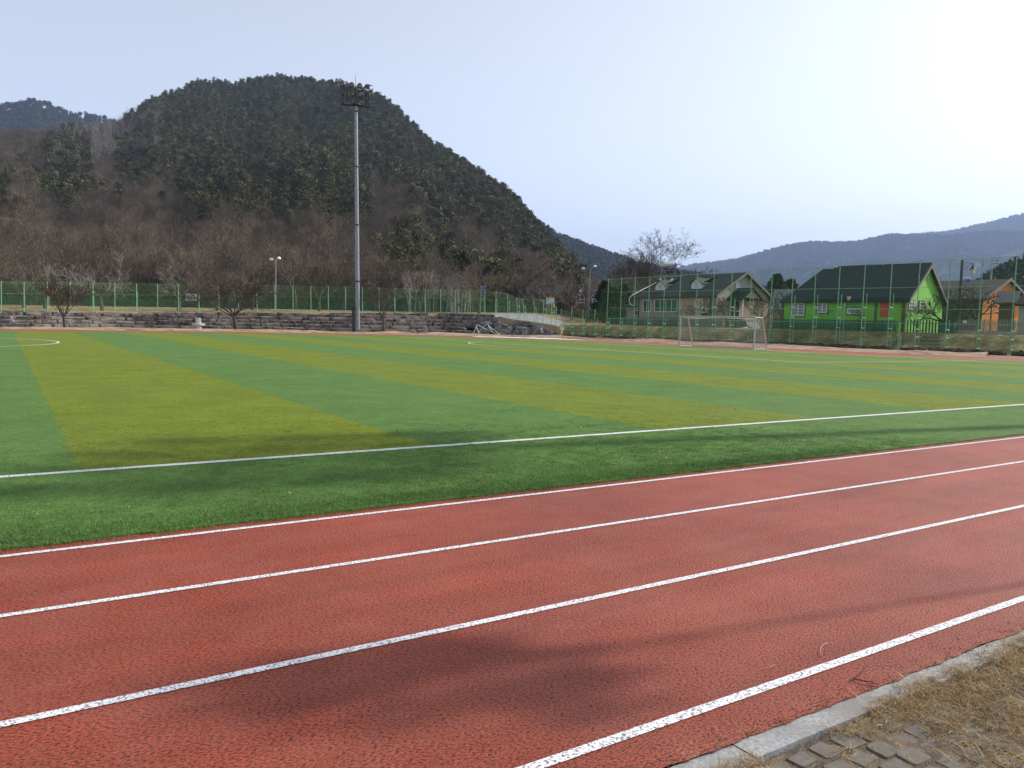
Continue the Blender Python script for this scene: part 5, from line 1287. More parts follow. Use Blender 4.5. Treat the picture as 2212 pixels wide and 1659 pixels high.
# solar water heater
def sw(x, y): return ((2620 + x * .063291) / 1.8517, (1030 + y * .063291) / 1.8517)
SD = 102.5
swh = empty('solar_water_heater', at(*sw(900, 1180), SD), 'solar water heater with a horizontal tank on the roof of the brick house', 'water heater')
a, b = at(*sw(320, 510), SD + .7), at(*sw(1330, 445), SD); dd = (b - a).normalized()
m = MB(); m.smooth = True; m.path([a, a + dd * .06, b - dd * .1], [.22, .27, .27], 18); tk = m.build('tank', Mtank, swh)
m = MB(); m.path([b - dd * .1, b + dd * .06, b + dd * .12], [.285, .285, .20], 18); m.build('tank_cap', Mblue, tk)
m = MB(); 
for i in range(5):
    q = a.lerp(b, .46 + .085 * i) - V(FWD.x, FWD.y, 0).normalized() * .262 + V(0, 0, .08); up_ = V(0, 0, 1)
    for (dx, dz, w_, h_) in ((0, .05, .10, .02), (0, -.06, .10, .02), (-.04, 0, .02, .13), (.035, 0, .02, .13), (0, 0, .06, .02)):
        m.box(q + dd * dx + V(0, 0, dz), (w_, .012, h_), Matrix.Rotation(math.atan2(dd.y, dd.x), 3, 'Z'))
m.build('tank_lettering', Mdarkm, tk)
m = MB(); q = a.lerp(b, .16) + V(0, 0, .25); m.lathe(q, [(.11, 0), (.11, .32), (.13, .34), (.0 + .02, .38)], 10); m.build('header_pot', Mtank, swh)
m = MB(); fr_ = V(FWD.x, FWD.y, 0).normalized()
lo1, lo2 = at(*sw(760, 1180), SD + .4), at(*sw(1800, 1180), SD - .3)
for k in range(16):
    t = k / 15; m.tube(a.lerp(b, .08 + .84 * t) - V(0, 0, .15), lo1.lerp(lo2, .02 + .92 * t) + V(0, 0, .12), .03, None, 5)
m.build('collector_tubes', Mtube, swh)
m = MB()
for (p0, p1) in (((1370, 560), (1830, 1190)), ((1260, 620), (1230, 1200)), ((1330, 600), (1290, 700)), ((440, 640), (340, 1200)), ((450, 640), (780, 1190)), ((520, 640), (1340, 590)), ((340, 1230), (1700, 1160)), ((800, 1060), (1640, 990)), ((600, 830), (1440, 790))):
    m.tube(at(*sw(*p0), SD - .05), at(*sw(*p1), SD - .05), .03, None, 5)
m.build('stand', Mgalv, swh)
# --- green house
c_ = onz(1955.5, 77, 0); gx0, gy0 = c_.x, c_.y
GTH = radians(9.0); LR[0] = (V(gx0, gy0, 0), GTH)
W2 = abs(on_gab(935, 820, z7, gy0).x - gx0) * .93; L2 = abs(on_long(455, 850, z6, gx0).y - gy0); zf2 = 2.0; ev2 = 4.85; ap2 = 8.3; print('green', W2, L2)
gh, _ = house('green_house', 'lime green clapboard house with a steep dark roof and red door', gx0, gy0, W2, L2, zf2, ev2, ap2, Mgreenw, Mgreenw, Mroof, .40, Mgreenw, None, 2.3)
def gL(a, b_, **k): return winL(gh, a, b_, z6, gx0, **k)
for a, b_, nm, lv in (((570, 875), (735, 1065), 2, 9), ((915, 870), (1045, 1020), 2, 7), ((1322, 955), (1508, 1040), 2, 4)):
    f, bxx, PP = gL(a, b_, nx=nm, fr=.09, louvre=lv, frame=Mframew)
    m = MB(); A = on_long(*a, z6, gx0); B = on_long(*b_, z6, gx0); y0, y1 = sorted((A.y, B.y)); q0, q1 = sorted((A.z, B.z))
    for (cy, cz, sy, sz) in (((y0 + y1) / 2, q0 - .05, y1 - y0 + .2, .1), ((y0 + y1) / 2, q1 + .05, y1 - y0 + .2, .1), (y0 - .05, (q0 + q1) / 2, .1, q1 - q0), (y1 + .05, (q0 + q1) / 2, .1, q1 - q0)): m.box(V(gx0 - .02, cy, cz), (.06, sy, sz))
    m.build('window_trim', Mdarkm, f)
# porch recess: dark posts and red door
A = on_long(1770, 870, z6, gx0); B = on_long(1882, 1078, z6, gx0)
m = MB(); m.box(V(gx0 - .03, (A.y + B.y) / 2, (A.z + B.z) / 2), (.06, abs(A.y - B.y), A.z - B.z)); dr = m.build('door', Mred, gh)
m = MB(); m.box(V(gx0 - .09, B.y + .12, (A.z + B.z) / 2 - .1), (.06, .05, .16)); m.build('handle', Mdarkm, dr)
for (x, s_, zz) in ((1712, .22, z6), (450, .25, z6), (385, .3, z7)):
    A = on_long(x, 850, zz, gx0); m = MB(); m.box(V(gx0 - .05, A.y, (zf2 + ev2) / 2 - .3), (.12, s_, ev2 - zf2 + .4)); m.build('corner_post', Mbrown, gh)
for a, b_ in (((450, 845), (510, 960)), ((590, 850), (655, 960))):
    f, bxx, PP = winG(gh, a, b_, z7, gy0, nx=2, ny=2, fr=.10, frame=Mframew); A = on_gab(*a, z7, gy0); B = on_gab(*b_, z7, gy0); x0, x1 = sorted((A.x, B.x)); q0, q1 = sorted((A.z, B.z))
    m = MB()
    for (cx, cz, sx, sz) in (((x0 + x1) / 2, q0 - .06, x1 - x0 + .24, .12), ((x0 + x1) / 2, q1 + .06, x1 - x0 + .24, .12), (x0 - .06, (q0 + q1) / 2, .12, q1 - q0), (x1 + .06, (q0 + q1) / 2, .12, q1 - q0)): m.box(V(cx, gy0 - .03, cz), (sx, .08, sz))
    m.build('window_trim', mat('wood_trim', (.22, .13, .10), None, rough=.8), f)
m = MB(); q = on_gab(702, 540, z7, gy0); m.path([q, q - V(0, .05, 0)], .28, 16); m.build('round_vent', Mgreenw, gh)
m = MB()
for (x, y, wq) in ((765, 460, .5),): q = V(gx0 + W2 / 2, gy0 + L2 - 3.6, ap2 + .3); m.box(q, (.4, .3, .25))
m.build('ridge_cap', Mframew, gh)
m = MB(); q = V(gx0 + W2 / 2 + .2, gy0 + 4.2, ap2 + .25)
m.box(q + V(0, 0, -.15), (.9, .1, .08)); m.box(q + V(.4, -.3, .1), (.08, .08, .6)); m.box(q + V(-.35, .25, .05), (.08, .08, .5)); m.build('roof_vent', Mgalv, gh)
sl2 = (ap2 - ev2) / (W2 / 2); m = MB(); ya_, yb_ = gy0 - .37, gy0 + L2 * .74
for sg in (-1, 1):
    xe = gx0 + W2 / 2 + sg * (W2 / 2 + .42); A_ = [V(xe, ya_, ev2 - .42 * sl2 + .165), V(gx0 + W2 / 2, ya_, ap2 + .165), V(gx0 + W2 / 2, yb_, ap2 + .165), V(xe, yb_, ev2 - .42 * sl2 + .165)]; up = [k + V(0, 0, .26) for k in A_]
    m.add(A_ + up, [(0, 1, 2, 3), (7, 6, 5, 4)] + [(i, 4 + i, 4 + (i + 1) % 4, (i + 1) % 4) for i in range(4)])
fixn(m.build('upper_roof', Mroof, gh))
gh.rotation_euler.z = GTH; LR[0] = None
# lean-to grey tiled roof between the houses
c2 = onz(1655, 104, 0)
th, _ = house('tiled_outbuilding', 'small brick outbuilding with a grey tiled roof between the two houses', c2.x + 1.5, c2.y - 3, 5.5, 5.0, 2.0, 4.5, 6.9, Mbrickr, Mbrickr, Mrooft, .5)
# orange house far right
c3 = onz(2118, 86, 0)
oh, _ = house('orange_house', 'orange clapboard house with a brown roof behind the grey picket fence', c3.x, c3.y, 9.6, 17, 1.9, 5.6, 7.75, Mbrown, Morange, Mroofb, .5, Morange)
A = on_gab(1652, 665, z7, c3.y); m = MB(); m.path([A, A - V(0, .06, 0)], .33, 14); m.build('round_vent', Mgry, oh)
# white shed at the right edge with a dark canopy roof
c4 = onz(2268, 77, 0)
wh, _ = house('white_house', 'white walled house with a dark canopy roof at the right edge', c4.x, c4.y, 7, 3, 1.9, 4.9, 6.8, Mwhiteb, Mwhiteb, Mroof, .6)
c5 = at(*z7(1760, 810), 80)
cn = empty('dark_canopy', c5, 'dark sloping canopy roof in front of the orange gable', 'canopy')
q = [at(*z7(1570, 880), 78.5), at(*z7(1870, 880), 76.5), at(*z7(1940, 722), 80), at(*z7(1650, 727), 82)]; m = MB(); up = [k + V(0, 0, .12) for k in q]; m.add(q + up, [(0, 1, 2, 3), (7, 6, 5, 4)] + [(i, 4 + i, 4 + (i + 1) % 4, (i + 1) % 4) for i in range(4)]); fixn(m.build('roof', Mroof, cn))
for k in (q[0], q[1]):
    m = MB(); m.tube(V(k.x + .3, k.y + .3, 1.6), k + V(.3, .3, .1), .07, None, 6); m.build('post', Mbrown, cn)
m = MB(); a_, b2 = q[0].lerp(q[1], .35), q[1]; m.quad(V(a_.x + .5, a_.y + .4, 1.6), V(b2.x + .5, b2.y + .4, 1.6), V(b2.x + .5, b2.y + .4, a_.z), V(a_.x + .5, a_.y + .4, a_.z)); m.build('wall', Mbrown, cn)

# picket fences
def picket(name, label, P, sp_, w_, h_, m_, postm, top='point', zoff=0.0, rails=True, vary=0.0):
    r = empty(name, P[0], label, 'picket fence'); rr2 = random.Random(len(P) * 7 + int(sp_ * 100))
    pts = []; 
    for i in range(len(P) - 1):
        n = max(1, int((P[i + 1] - P[i]).length / sp_))
        for k in range(n): pts.append(P[i].lerp(P[i + 1], k / n))
    m = MB(); d = (P[-1] - P[0]).normalized(); ang = math.atan2(d.y, d.x)
    per = int(2.4 / sp_)
    for i, p in enumerate(pts):
        p = p.copy(); p.z = upz(*toU(p)) + zoff; hh = h_ * (1 + vary * rr2.uniform(-1, 1)); R = Matrix.Rotation(ang, 3, 'Z') @ Matrix.Rotation(rr2.uniform(-1, 1) * vary * .25, 3, 'Y')
        a = [V(-w_ / 2, 0, 0), V(w_ / 2, 0, 0), V(w_ / 2, 0, hh - w_ * .6), V(0, 0, hh), V(-w_ / 2, 0, hh - w_ * .6)]
        f = [p + R @ (k + V(0, -.012, .05)) for k in a]; b = [p + R @ (k + V(0, .012, .05)) for k in a]
        m.add(f + b, [(0, 1, 2, 3, 4), (9, 8, 7, 6, 5)] + [(j, 5 + j, 5 + (j + 1) % 5, (j + 1) % 5) for j in range(5)])
        if i % per == per - 1 or i == len(pts) - 1:
            s0 = pts[max(0, i - per + 1 - 1 if i >= per else 0)].copy(); s0.z = upz(*toU(s0)) + zoff; 
            nv = V(-d.y, d.x, 0) * .03
            for z in (.25, h_ * .75): m.tube(s0 + nv + V(0, 0, z), p + nv + V(0, 0, z), .028, None, 4)
            m.build('picket_panel', m_, r); m = MB(); m3 = MB(); m3.box(p + nv * 2 + V(0, 0, h_ / 2), (.1, .1, h_ + .1)); m3.build('post', postm, r)
    if m.v: m.build('picket_panel', m_, r)
    return r
def fl(u, off): D = fenceD(u) + off; return onz(u, D, upz(u, D))
Mpg = mat('green_pickets', (.012, .055, .045), (.03, .10, .085), 1.5, .7); Mpk = mat('black_pickets', (.012, .014, .016), None, rough=.7); Mpw = mat('weathered_pickets', (.15, .14, .12), (.26, .24, .21), 6, .9)
picket('picket_fence', 'dark green picket fence along the front of the brick house', [fl(u, 6.2) for u in (1395, 1470, 1560)], .16, .09, 1.15, Mpg, Mpg, vary=.02)
picket('picket_fence', 'dark green picket fence along the front of the green house', [fl(u, 5.6) for u in (1668, 1760, 1870, 1948)], .145, .10, 1.15, Mpg, Mpg, vary=.02)
picket('picket_fence', 'black pointed picket fence before the sunlit green gable', [fl(u, 5.6) for u in (1953, 2020, 2048)], .27, .12, 1.25, Mpk, Mpk)
picket('picket_fence', 'weathered grey stick fence on a low concrete wall at the right', [fl(u, 6.0) for u in (2065, 2140, 2215, 2300)], .115, .05, 1.25, Mpw, Mpw, vary=.08, zoff=.12)
picket('picket_fence', 'dark green picket fence behind the low fence left of the brick house', [fl(u, 7.5) for u in (1312, 1392)], .16, .09, 1.05, Mpg, Mpg, vary=.03)
m = MB(); A = fl(2045, 5.5); B = fl(2320, 5.7); dd = (B - A).normalized(); m.box((A + B) / 2 + V(0, 0, .10), ((B - A).length, .25, .42), Matrix.Rotation(math.atan2(dd.y, dd.x), 3, 'Z')); tag(m.build('low_wall', Mconc), 'low concrete wall under the weathered stick fence', 'wall')
# dark compost bins by the black fence, small white notice
m = MB(); A = fl(2030, 5.0); B = fl(2062, 5.0); dd = (B - A).normalized(); R = Matrix.Rotation(math.atan2(dd.y, dd.x), 3, 'Z')
m.box((A + B) / 2 + V(0, 0, .5), ((B - A).length, .5, 1.15), R)
for k in range(7): m.box(A.lerp(B, k / 6) - V(-dd.y, dd.x, 0) * -.27 + V(0, 0, .5), (.08, .05, 1.2), R)
tag(m.build('plank_bin', Mpg), 'dark green plank bin under the pruned tree', 'bin')
def d_n(rect): glyphs(rect, .1, .9, .3, .7, 4, 1)
board('small_notice', (3700 + 845 * .18082) / 1.8517, (1150 + 735 * .18082) / 1.8517, (3700 + 925 * .18082) / 1.8517, (1150 + 785 * .18082) / 1.8517, fenceD(2080) + 5.7, 'small white notice tied to the weathered stick fence', d_n, mats=[Mwsign, Mgry])
# timber steps in the bank
st = empty('bank_steps', fl(2012, .6), 'row of short timber steps cut into the grassy bank', 'steps')
for k in range(6):
    m = MB(); p = fl(2016 - k * .8, .9 + k * .62); d = (fl(2030, 1) - fl(2000, 1)).normalized(); m.box(p + V(0, 0, .06), (1.5, .14, .14), Matrix.Rotation(math.atan2(d.y, d.x) + .15, 3, 'Z')); m.build('step', mat('weathered_timber', (.30, .26, .20), (.20, .17, .13), 6, .9) if k == 0 else bpy.data.materials['weathered_timber'], st)
# dark soil clods at the fence foot
pts = []
for _ in range(900):
    u = rt.uniform(1216, 2300); D = fenceD(u) + rt.gauss(-.7, .22)
    if noise.noise(Vector((u * .025, 3, 3))) < -.15: continue
    pts.append(onz(u, D, -0.02))
mb = MB(); rock(mb, (0, 0, .1), (.8, .5, .30), rt, None, .3, 3); rm = mb.mesh('clod', mat('dark_clods', (.055, .038, .03), (.11, .075, .055), 6, 1, .8, 20))
scatter('soil_clods', pts, [rm], .5, 1.3, 'ridge of dark turned soil along the foot of the tall fence', 'soil', .2)
pts = []
for _ in range(15000):
    u = rt.uniform(1216, 2300); D = fenceD(u) + rt.uniform(.2, 5.5); p = onz(u, D, upz(u, D))
    if noise.noise(Vector((p.x * .5, p.y * .5, 1))) < -.05 and rt.random() < .7: continue
    pts.append(tuple(p))
Mbt = mat('bank_blades', (0.32, 0.27, 0.11), (0.56, 0.44, 0.22), 1.2, .95, 0, objvar=.45)
scatter('bank_tufts', pts, [tuft('bank_tuft', Mbt, 26, .08, .30, .010, rg, 1.3, .4)] + [tuft('bank_tuft_green', mat('bank_blades_green', (.16, .19, .06), None, rough=.95, objvar=.4), 18, .07, .28, .010, rg, 1.2, .4)], .5, 1.1, 'rough olive and tan grass tufts covering the bank under the houses', 'bank grass', .25)
# white tarpaulin / ledge by the porch, garden lamp, utility pole
m = MB(); q = [at(*z5(1405, 1296), 92.5), at(*z5(1640, 1306), 91), at(*z5(1695, 1283), 92.3), at(*z5(1480, 1288), 94)]; m.add(q + [k - V(0, 0, .15) for k in q], [(0, 1, 2, 3)] + [(i, 4 + i, 4 + (i + 1) % 4, (i + 1) % 4) for i in range(4)]); fixn(m.build('pale_slab', Mgranite)); tag(bpy.data.objects['pale_slab'], 'pale flat slab on the ground in front of the porch steps', 'slab')
b = at(*z6(1262, 1250), 78); b.z = upz(*toU(b)); gl_ = empty('garden_lamp', b, 'slim grey garden lamp with a small orange head by the green house', 'lamp')
m = MB(); m.path([b, at(*z6(1275, 1000), 78), at(*z6(1283, 880), 78)], .04, 6); m.build('pole', Mgalv, gl_)
m = MB(); m.path([at(*z6(1300, 970), 78), at(*z6(1318, 900), 78), at(*z6(1328, 850), 78)], .05, 6); m.build('arm', Mdarkm, gl_)
m = MB(); m.path([at(*z6(1328, 852), 78), at(*z6(1336, 830), 78), at(*z6(1340, 800), 78)], [.06, .16, .18], 8); m.build('lamp_head', mat('amber_head', (.62, .38, .18), None, rough=.5), gl_)
b = onz(2120, 150, 1.8); t = at(2136.5, 558.5, 150); t.x = b.x; t.y = b.y
b = onz(2132, 150, 1.8); t.x, t.y = b.x, b.y; up_ = empty('utility_pole', b, 'tall concrete utility pole with insulators behind the orange house', 'utility pole')
m = MB(); m.tube(b, t, .2, .13, 10); m.build('pole', Mconc, up_); m = MB(); R_ = V(RGT.x, RGT.y, 0).normalized()
for z in (.4, 1.0, 1.6): m.tube(t - V(0, 0, z), t - V(0, 0, z + .05) + R_ * 1.0, .05, None, 5); m.lathe(t - V(0, 0, z + .05) + R_ * 1.0, [(.08, -.1), (.1, .05), (.05, .2)], 8)
m.build('insulator_arms', Mdarkm, up_)
print('houses done')

# ------------------------------------------------------------------ trees
def grow(rng, trunk, crown, p, d, L_, r, lev, P):
    """recursive limb; P: dict with levels, n (children per level), ang, up, wig, minr"""
    n = 4 if lev <= 1 else 3
    pts = [p]; rs = [r]; q = p; dd = d.copy()
    end = r * (.62 if lev < P['levels'] else .35)
    for i in range(n):
        w_ = P['wig'] * (1 + .3 * lev)
        dd = (dd + V(rng.uniform(-w_, w_), rng.uniform(-w_, w_), rng.uniform(-w_, w_) + P['up'][min(lev, len(P['up']) - 1)])).normalized()
        q = q + dd * (L_ / n); pts.append(q); rs.append(max(P['minr'], lerp(r, end, (i + 1) / n)))
    mb = trunk if lev <= P.get('tl', 1) else crown
    mb.path(pts, rs, 7 if lev == 0 else (5 if lev == 1 else (4 if lev == 2 and P.get('fine') else 3)), False)
    if lev >= P['levels']: return
    nc = P['n'][min(lev, len(P['n']) - 1)]; a0 = rng.uniform(0, 6.28)
    for k in range(nc):
        f = 1.0 if (k < P.get('tip', 2)) else rng.uniform(.35, 1) if lev else rng.uniform(P.get('low', .5), 1)
        x = f * n; i = min(int(x), n - 1); b = pts[i].lerp(pts[i + 1], x - i); rb = lerp(rs[i], rs[i + 1], x - i)
        ax_ = dd if f == 1 else (pts[i + 1] - pts[i]).normalized()
        o_ = ax_.orthogonal().normalized(); az = a0 + k * 2.4 + rng.uniform(-.4, .4)
        s_ = o_ * cos(az) + ax_.cross(o_) * sin(az); an = radians(P['ang'][min(lev, len(P['ang']) - 1)]) * rng.uniform(.7, 1.25)
        nd = (ax_ * cos(an) + s_ * sin(an)).normalized()
        grow(rng, trunk, crown, b, nd, L_ * P['lr'][min(lev, len(P['lr']) - 1)] * rng.uniform(.75, 1.15), max(P['minr'], rb * P.get('rr', .68)), lev + 1, P)
def tree_meshes(seed, H, r, P, bark=None, twig=None, name='tree'):
    rng = random.Random(seed); t = MB(); t.smooth = True; c = MB()
    grow(rng, t, c, V(0, 0, -.1), V(rng.uniform(-.05, .05), rng.uniform(-.05, .05), 1).normalized(), H * P['tf'], r, 0, P)
    zs = [v[2] for v in c.v] or [1]; k = H / max(zs)
    for m in (t, c): m.v = [(x * k, y * k, z * k) for x, y, z in m.v]
    return t.mesh('trunk', bark or Mbark), c.mesh('crown', twig or Mtwig)
def place_tree(ms, loc, label, rot=0.0, s=1.0, group=None, name='bare_tree', sz=None):
    r = bpy.data.objects.new(name, None); COL.objects.link(r); r.location = loc; r.rotation_euler = (0, 0, rot); r.scale = (s, s, sz or s); tag(r, label, 'tree', group)
    for me, nm in zip(ms, ('trunk', 'crown')):
        o = bpy.data.objects.new(nm, me); COL.objects.link(o); o.parent = r
    return r
CH = dict(levels=4, n=[5, 5, 5, 4], ang=[58, 38, 36, 34], up=[0, .03, .03, .02], wig=.10, lr=[1.5, .62, .6, .6], minr=.012, tf=.26, low=.7, rr=.62, tip=2)    # spreading cherry
VA = dict(levels=4, n=[9, 6, 5, 4], ang=[42, 26, 24, 24], up=[0, .05, .02, .0], wig=.07, lr=[1.4, .62, .6, .55], minr=.013, tf=.27, low=.82, rr=.45, tip=3, fine=True)  # dense vase maple
BI = dict(levels=5, n=[4, 4, 4, 4, 4], ang=[32, 38, 38, 36, 34], up=[0, .05, .03, .02, .0], wig=.12, lr=[.85, .72, .66, .62, .6], minr=.016, tf=.30, low=.6, rr=.66, tip=2)       # large spreading
TL = dict(levels=3, n=[14, 5, 4], ang=[48, 36, 34], up=[0, .08, .05], wig=.05, lr=[.28, .6, .6], minr=.022, tf=.95, low=.3, rr=.35, tip=2, tl=0)                       # tall forest tree
SH = dict(levels=3, n=[7, 6, 5], ang=[40, 34, 32], up=[.0, .05, .02], wig=.12, lr=[1.0, .62, .6], minr=.02, tf=.35, low=.3, rr=.5, tip=2, tl=0)                       # brush
FT = dict(levels=4, n=[4, 4, 4, 3], ang=[45, 40, 38, 36], up=[0, .06, .05, .03], wig=.14, lr=[1.1, .7, .62, .6], minr=.012, tf=.25, low=.6, rr=.7, tip=2)
# three trees before the terrace
va = [tree_meshes(3, 3.95, .15, VA, Mbark, Mtwigr), tree_meshes(8, 6.1, .20, dict(VA, n=[12, 7, 6, 4]), Mbark, Mtwigr), tree_meshes(21, 6.2, .17, dict(VA, minr=.018, n=[6, 5, 4, 4], ang=[30, 28, 28, 26], low=.75), Mbark, Mtwig)]
def gpw(u, v): return gp(u, v)
place_tree(va[0], gp(140, 709), 'small round bare tree with brown twigs before the stone terrace at the far left', 0.3, 1.22, sz=1.35)
place_tree(va[1], gp(511, 713.6), 'dense red-twigged bare tree between the stone fountain and the floodlight mast', 1.0, 1.36, sz=1.16)
place_tree(va[2], gp(829, 718.5), 'thin forked bare tree in front of the stone terrace right of the mast', 2.0, 1.25, sz=1.17)
# row beyond the low fence
ch = [tree_meshes(s_, 6.0, .19, CH, Mbark, Mtwigg if s_ % 2 else Mtwig) for s_ in (31, 32, 33)]
bi = [tree_meshes(s_, 10.0, .30, BI, Mbark, Mtwig) for s_ in (41, 43)]
def gz(u, D): return onz(u, D, upz(u, D) - .05)
for i, (u, D, k, s_, lb) in enumerate([(-60, 95, 0, 1.15, 'spreading grey cherry tree cut by the left edge behind the low fence'), (52, 92, 1, 1.05, 'spreading bare cherry tree behind the low fence at the far left'), (98, 93, 2, .95, 'twisted bare cherry tree rising behind the first round tree'), (221, 91, 0, 1.15, 'wide grey cherry tree behind the low fence right of the first round tree'), (386, 97, 2, 1.10, 'wide bare cherry tree behind the low fence by the information board'),
                              (470, 104, 1, 1.15, 'pale-twigged bare cherry tree behind the dense red tree'), (545, 110, 0, 1.15, 'bare cherry tree behind the fence just left of the twin-headed lamp'), (690, 112, 1, 1.2, 'bare cherry tree with drooping limbs left of the floodlight mast'), (905, 116, 2, 1.1, 'dark twisted cherry tree leaning behind the fence right of the mast'), (985, 117, 0, .95, 'small bare cherry tree between two fence posts above the terrace'),
                              (1034, 114, 1, 1.2, 'bare cherry tree behind the blue street name sign'), (1185, 128, 0, 1.2, 'bare cherry tree beside the white and yellow warning board'), (1235, 132, 2, 1.35, 'dark bare tree at the road bend left of the twin-armed lamp')]):
    place_tree(ch[k], gz(u, D), lb, i * 1.7, s_, 'cherry trees behind the low fence')
for i, (u, D, k, s_, lb) in enumerate([(640, 124, 0, 1.0, 'large dark bare tree behind the twin-headed lamp'), (742, 130, 1, .95, 'large dark bare tree just left of the floodlight mast'), (1118, 132, 0, 1.12, 'large dark bare tree at the end of the terrace'), (1160, 134, 1, .85, 'dark bare tree leaning over the road beside the largest one'), (270, 140, 1, 1.0, 'tall dark bare tree on the hill foot at the left'), (1330, 140, 0, .95, 'dark bare tree to the left of the brick house behind the evergreens')]):
    place_tree(bi[k], gz(u, D), lb, 1 + i * 2.1, s_, None)
# the big tree and its neighbours behind the brick house
bg1 = tree_meshes(57, 18.5, .50, dict(BI, levels=6, n=[5, 4, 4, 4, 3, 3], tf=.20, ang=[26, 30, 34, 36, 36, 32], wig=.11, minr=.024, lr=[1.35, .74, .68, .66, .62, .6]), Mbark, Mbark)
bg2 = tree_meshes(60, 12.5, .32, dict(BI, tf=.22, ang=[38, 36, 36, 34, 32], minr=.022), Mbark, Mtwig)
place_tree(bg1, onz(1412, 150, 1.8), 'tallest bare tree with sunlit fine twigs rising behind the brick house', .4, 1.0)
place_tree(bg2, onz(1365, 150, 1.8), 'bare spreading tree left of the tallest tree behind the brick house', 2.4, 1.0)
place_tree(bg2, onz(1480, 158, 1.8), 'low spreading bare tree right of the water heater behind the brick roof', 4.0, .98)
# garden trees
ft = [tree_meshes(s_, 3.2, .09, FT, Mbark, Mbark) for s_ in (71, 72)]
prn = tree_meshes(75, 5.2, .17, dict(FT, levels=4, n=[6, 4, 4, 3], tf=.20, ang=[50, 34, 34, 32], minr=.016, wig=.18, low=.6, lr=[1.7, .6, .6, .6]), Mdarkm if False else mat('wet_bark', (.022, .018, .018), None, rough=.9), mat('dark_twigs', (.03, .024, .024), None, rough=.9))
def gu(u, off): return fl(u, off)
place_tree(prn, gu(2043, 6.2), 'knotty black pruned tree in front of the sunlit green gable', 0.2, .85)
for u, off, k, s_, lb in ((1981, 6.0, 0, .95, 'slender young bare tree before the windows of the green gable'), (1778, 6.6, 1, .85, 'small bare fruit tree between two windows of the green house'), (1861, 6.4, 0, .9, 'small bare fruit tree left of the red door'), (1540, 7.5, 1, 1.2, 'thin bare shrub at the corner of the brick house'), (1566, 7.2, 0, 1.15, 'upright bare shrub before the red brick gable'),
                          (1646, 7.4, 1, 1.1, 'small bare fruit tree at the right corner of the brick gable'), (1690, 16, 0, 1.6, 'bare bushy tree in front of the tiled outbuilding'), (1480, 6.9, 1, .9, 'low bare shrub under the brick house wall'), (2105, 14, 0, 1.6, 'bare brown tree in front of the brown roof'), (2075, 18, 1, 1.7, 'tangled bare tree between the green and orange houses')):
    place_tree(ft[k], gu(u, off), lb, u * .7, s_)
# conifers
def conifer(seed, H, W_, n, m=None, leafs=.30, ragged=.5, base=.08):
    rng = random.Random(seed); t = MB(); t.smooth = True; t.path([V(0, 0, -.1), V(.1, 0, H * .5), V(0, .05, H * .97)], [H * .022, H * .014, .02], 6)
    c = MB()
    for i in range(n):
        f = rng.random() ** .8; z = H * (base + (1 - base) * f); rr_ = W_ * (1 - f) ** .7 * (.35 + .65 * rng.random() ** .5) * (1 + ragged * .5 * noise.noise(V(f * 6, i * .01, seed)))
        a = rng.uniform(0, 6.28); q = V(rr_ * cos(a), rr_ * sin(a), z - rr_ * .18)
        for _ in range(3):
            d = V(cos(a) + rng.uniform(-.7, .7), sin(a) + rng.uniform(-.7, .7), rng.uniform(-.25, .45)).normalized(); s_ = d.orthogonal().normalized(); s_ = (s_ + d.cross(s_) * rng.uniform(-1, 1)).normalized(); L_ = leafs * rng.uniform(.6, 1.3)
            c.add([q - s_ * L_ * .28, q + s_ * L_ * .28, q + d * L_ + s_ * L_ * .12, q + d * L_ - s_ * L_ * .12], [(0, 1, 2, 3)])
    return t.mesh('trunk', Mbark), c.mesh('crown', m or Mpine)
cf = [conifer(s_, 7.0, 2.9, 1100, Mpine2, .42, 1.3, .02) for s_ in (5, 6)]
for u, D, k, s_, lb in ((1304, 126, 0, .95, 'dark evergreen tree beside the white notice board'), (1322, 122, 1, .8, 'lower dark evergreen pressed against the first tall fence post'), (1345, 132, 0, .95, 'dark evergreen half hidden by bare branches left of the brick house'), (1672, 128, 1, 1.25, 'spiky evergreen tree behind the tiled outbuilding'), (1703, 134, 0, 1.2, 'second spiky evergreen touching the edge of the green house roof'), (2030, 150, 1, 1.1, 'dark evergreen behind the green gable roof'), (2085, 160, 0, 1.0, 'dark evergreen behind the black lantern post')):
    place_tree(cf[k], gz(u, D), lb, u, s_, None, 'evergreen_tree')
# round clipped shrub by the porch
mb = MB(); c0_ = gu(1590, 8.5)
for i in range(1500):
    d = V(rt.gauss(0, 1), rt.gauss(0, 1), rt.gauss(0, 1)).normalized(); q = c0_ + V(d.x * 1.3, d.y * 1.0, .65 + d.z * .65); s_ = V(rt.uniform(-1, 1), rt.uniform(-1, 1), rt.uniform(-1, 1)).normalized(); t_ = d.cross(s_); 
    mb.add([q, q + s_ * .12, q + s_ * .12 + t_ * .1, q + t_ * .1], [(0, 1, 2, 3)])
tag(mb.build('round_shrub', Mpine2), 'dark rounded shrub beside the porch of the brick house', 'shrub')

def merged(ms, name, mats):
    """trunk+crown in one template mesh"""
    v = []; f = []; mi = []
    for k, me in enumerate(ms):
        b = len(v); v += [tuple(q.co) for q in me.vertices]; f += [[b + i for i in p.vertices] for p in me.polygons]; mi += [k] * len(me.polygons)
    me = bpy.data.meshes.new(name); me.from_pydata(v, [], f)
    for m in mats: me.materials.append(m)
    me.polygons.foreach_set('material_index', mi); return me
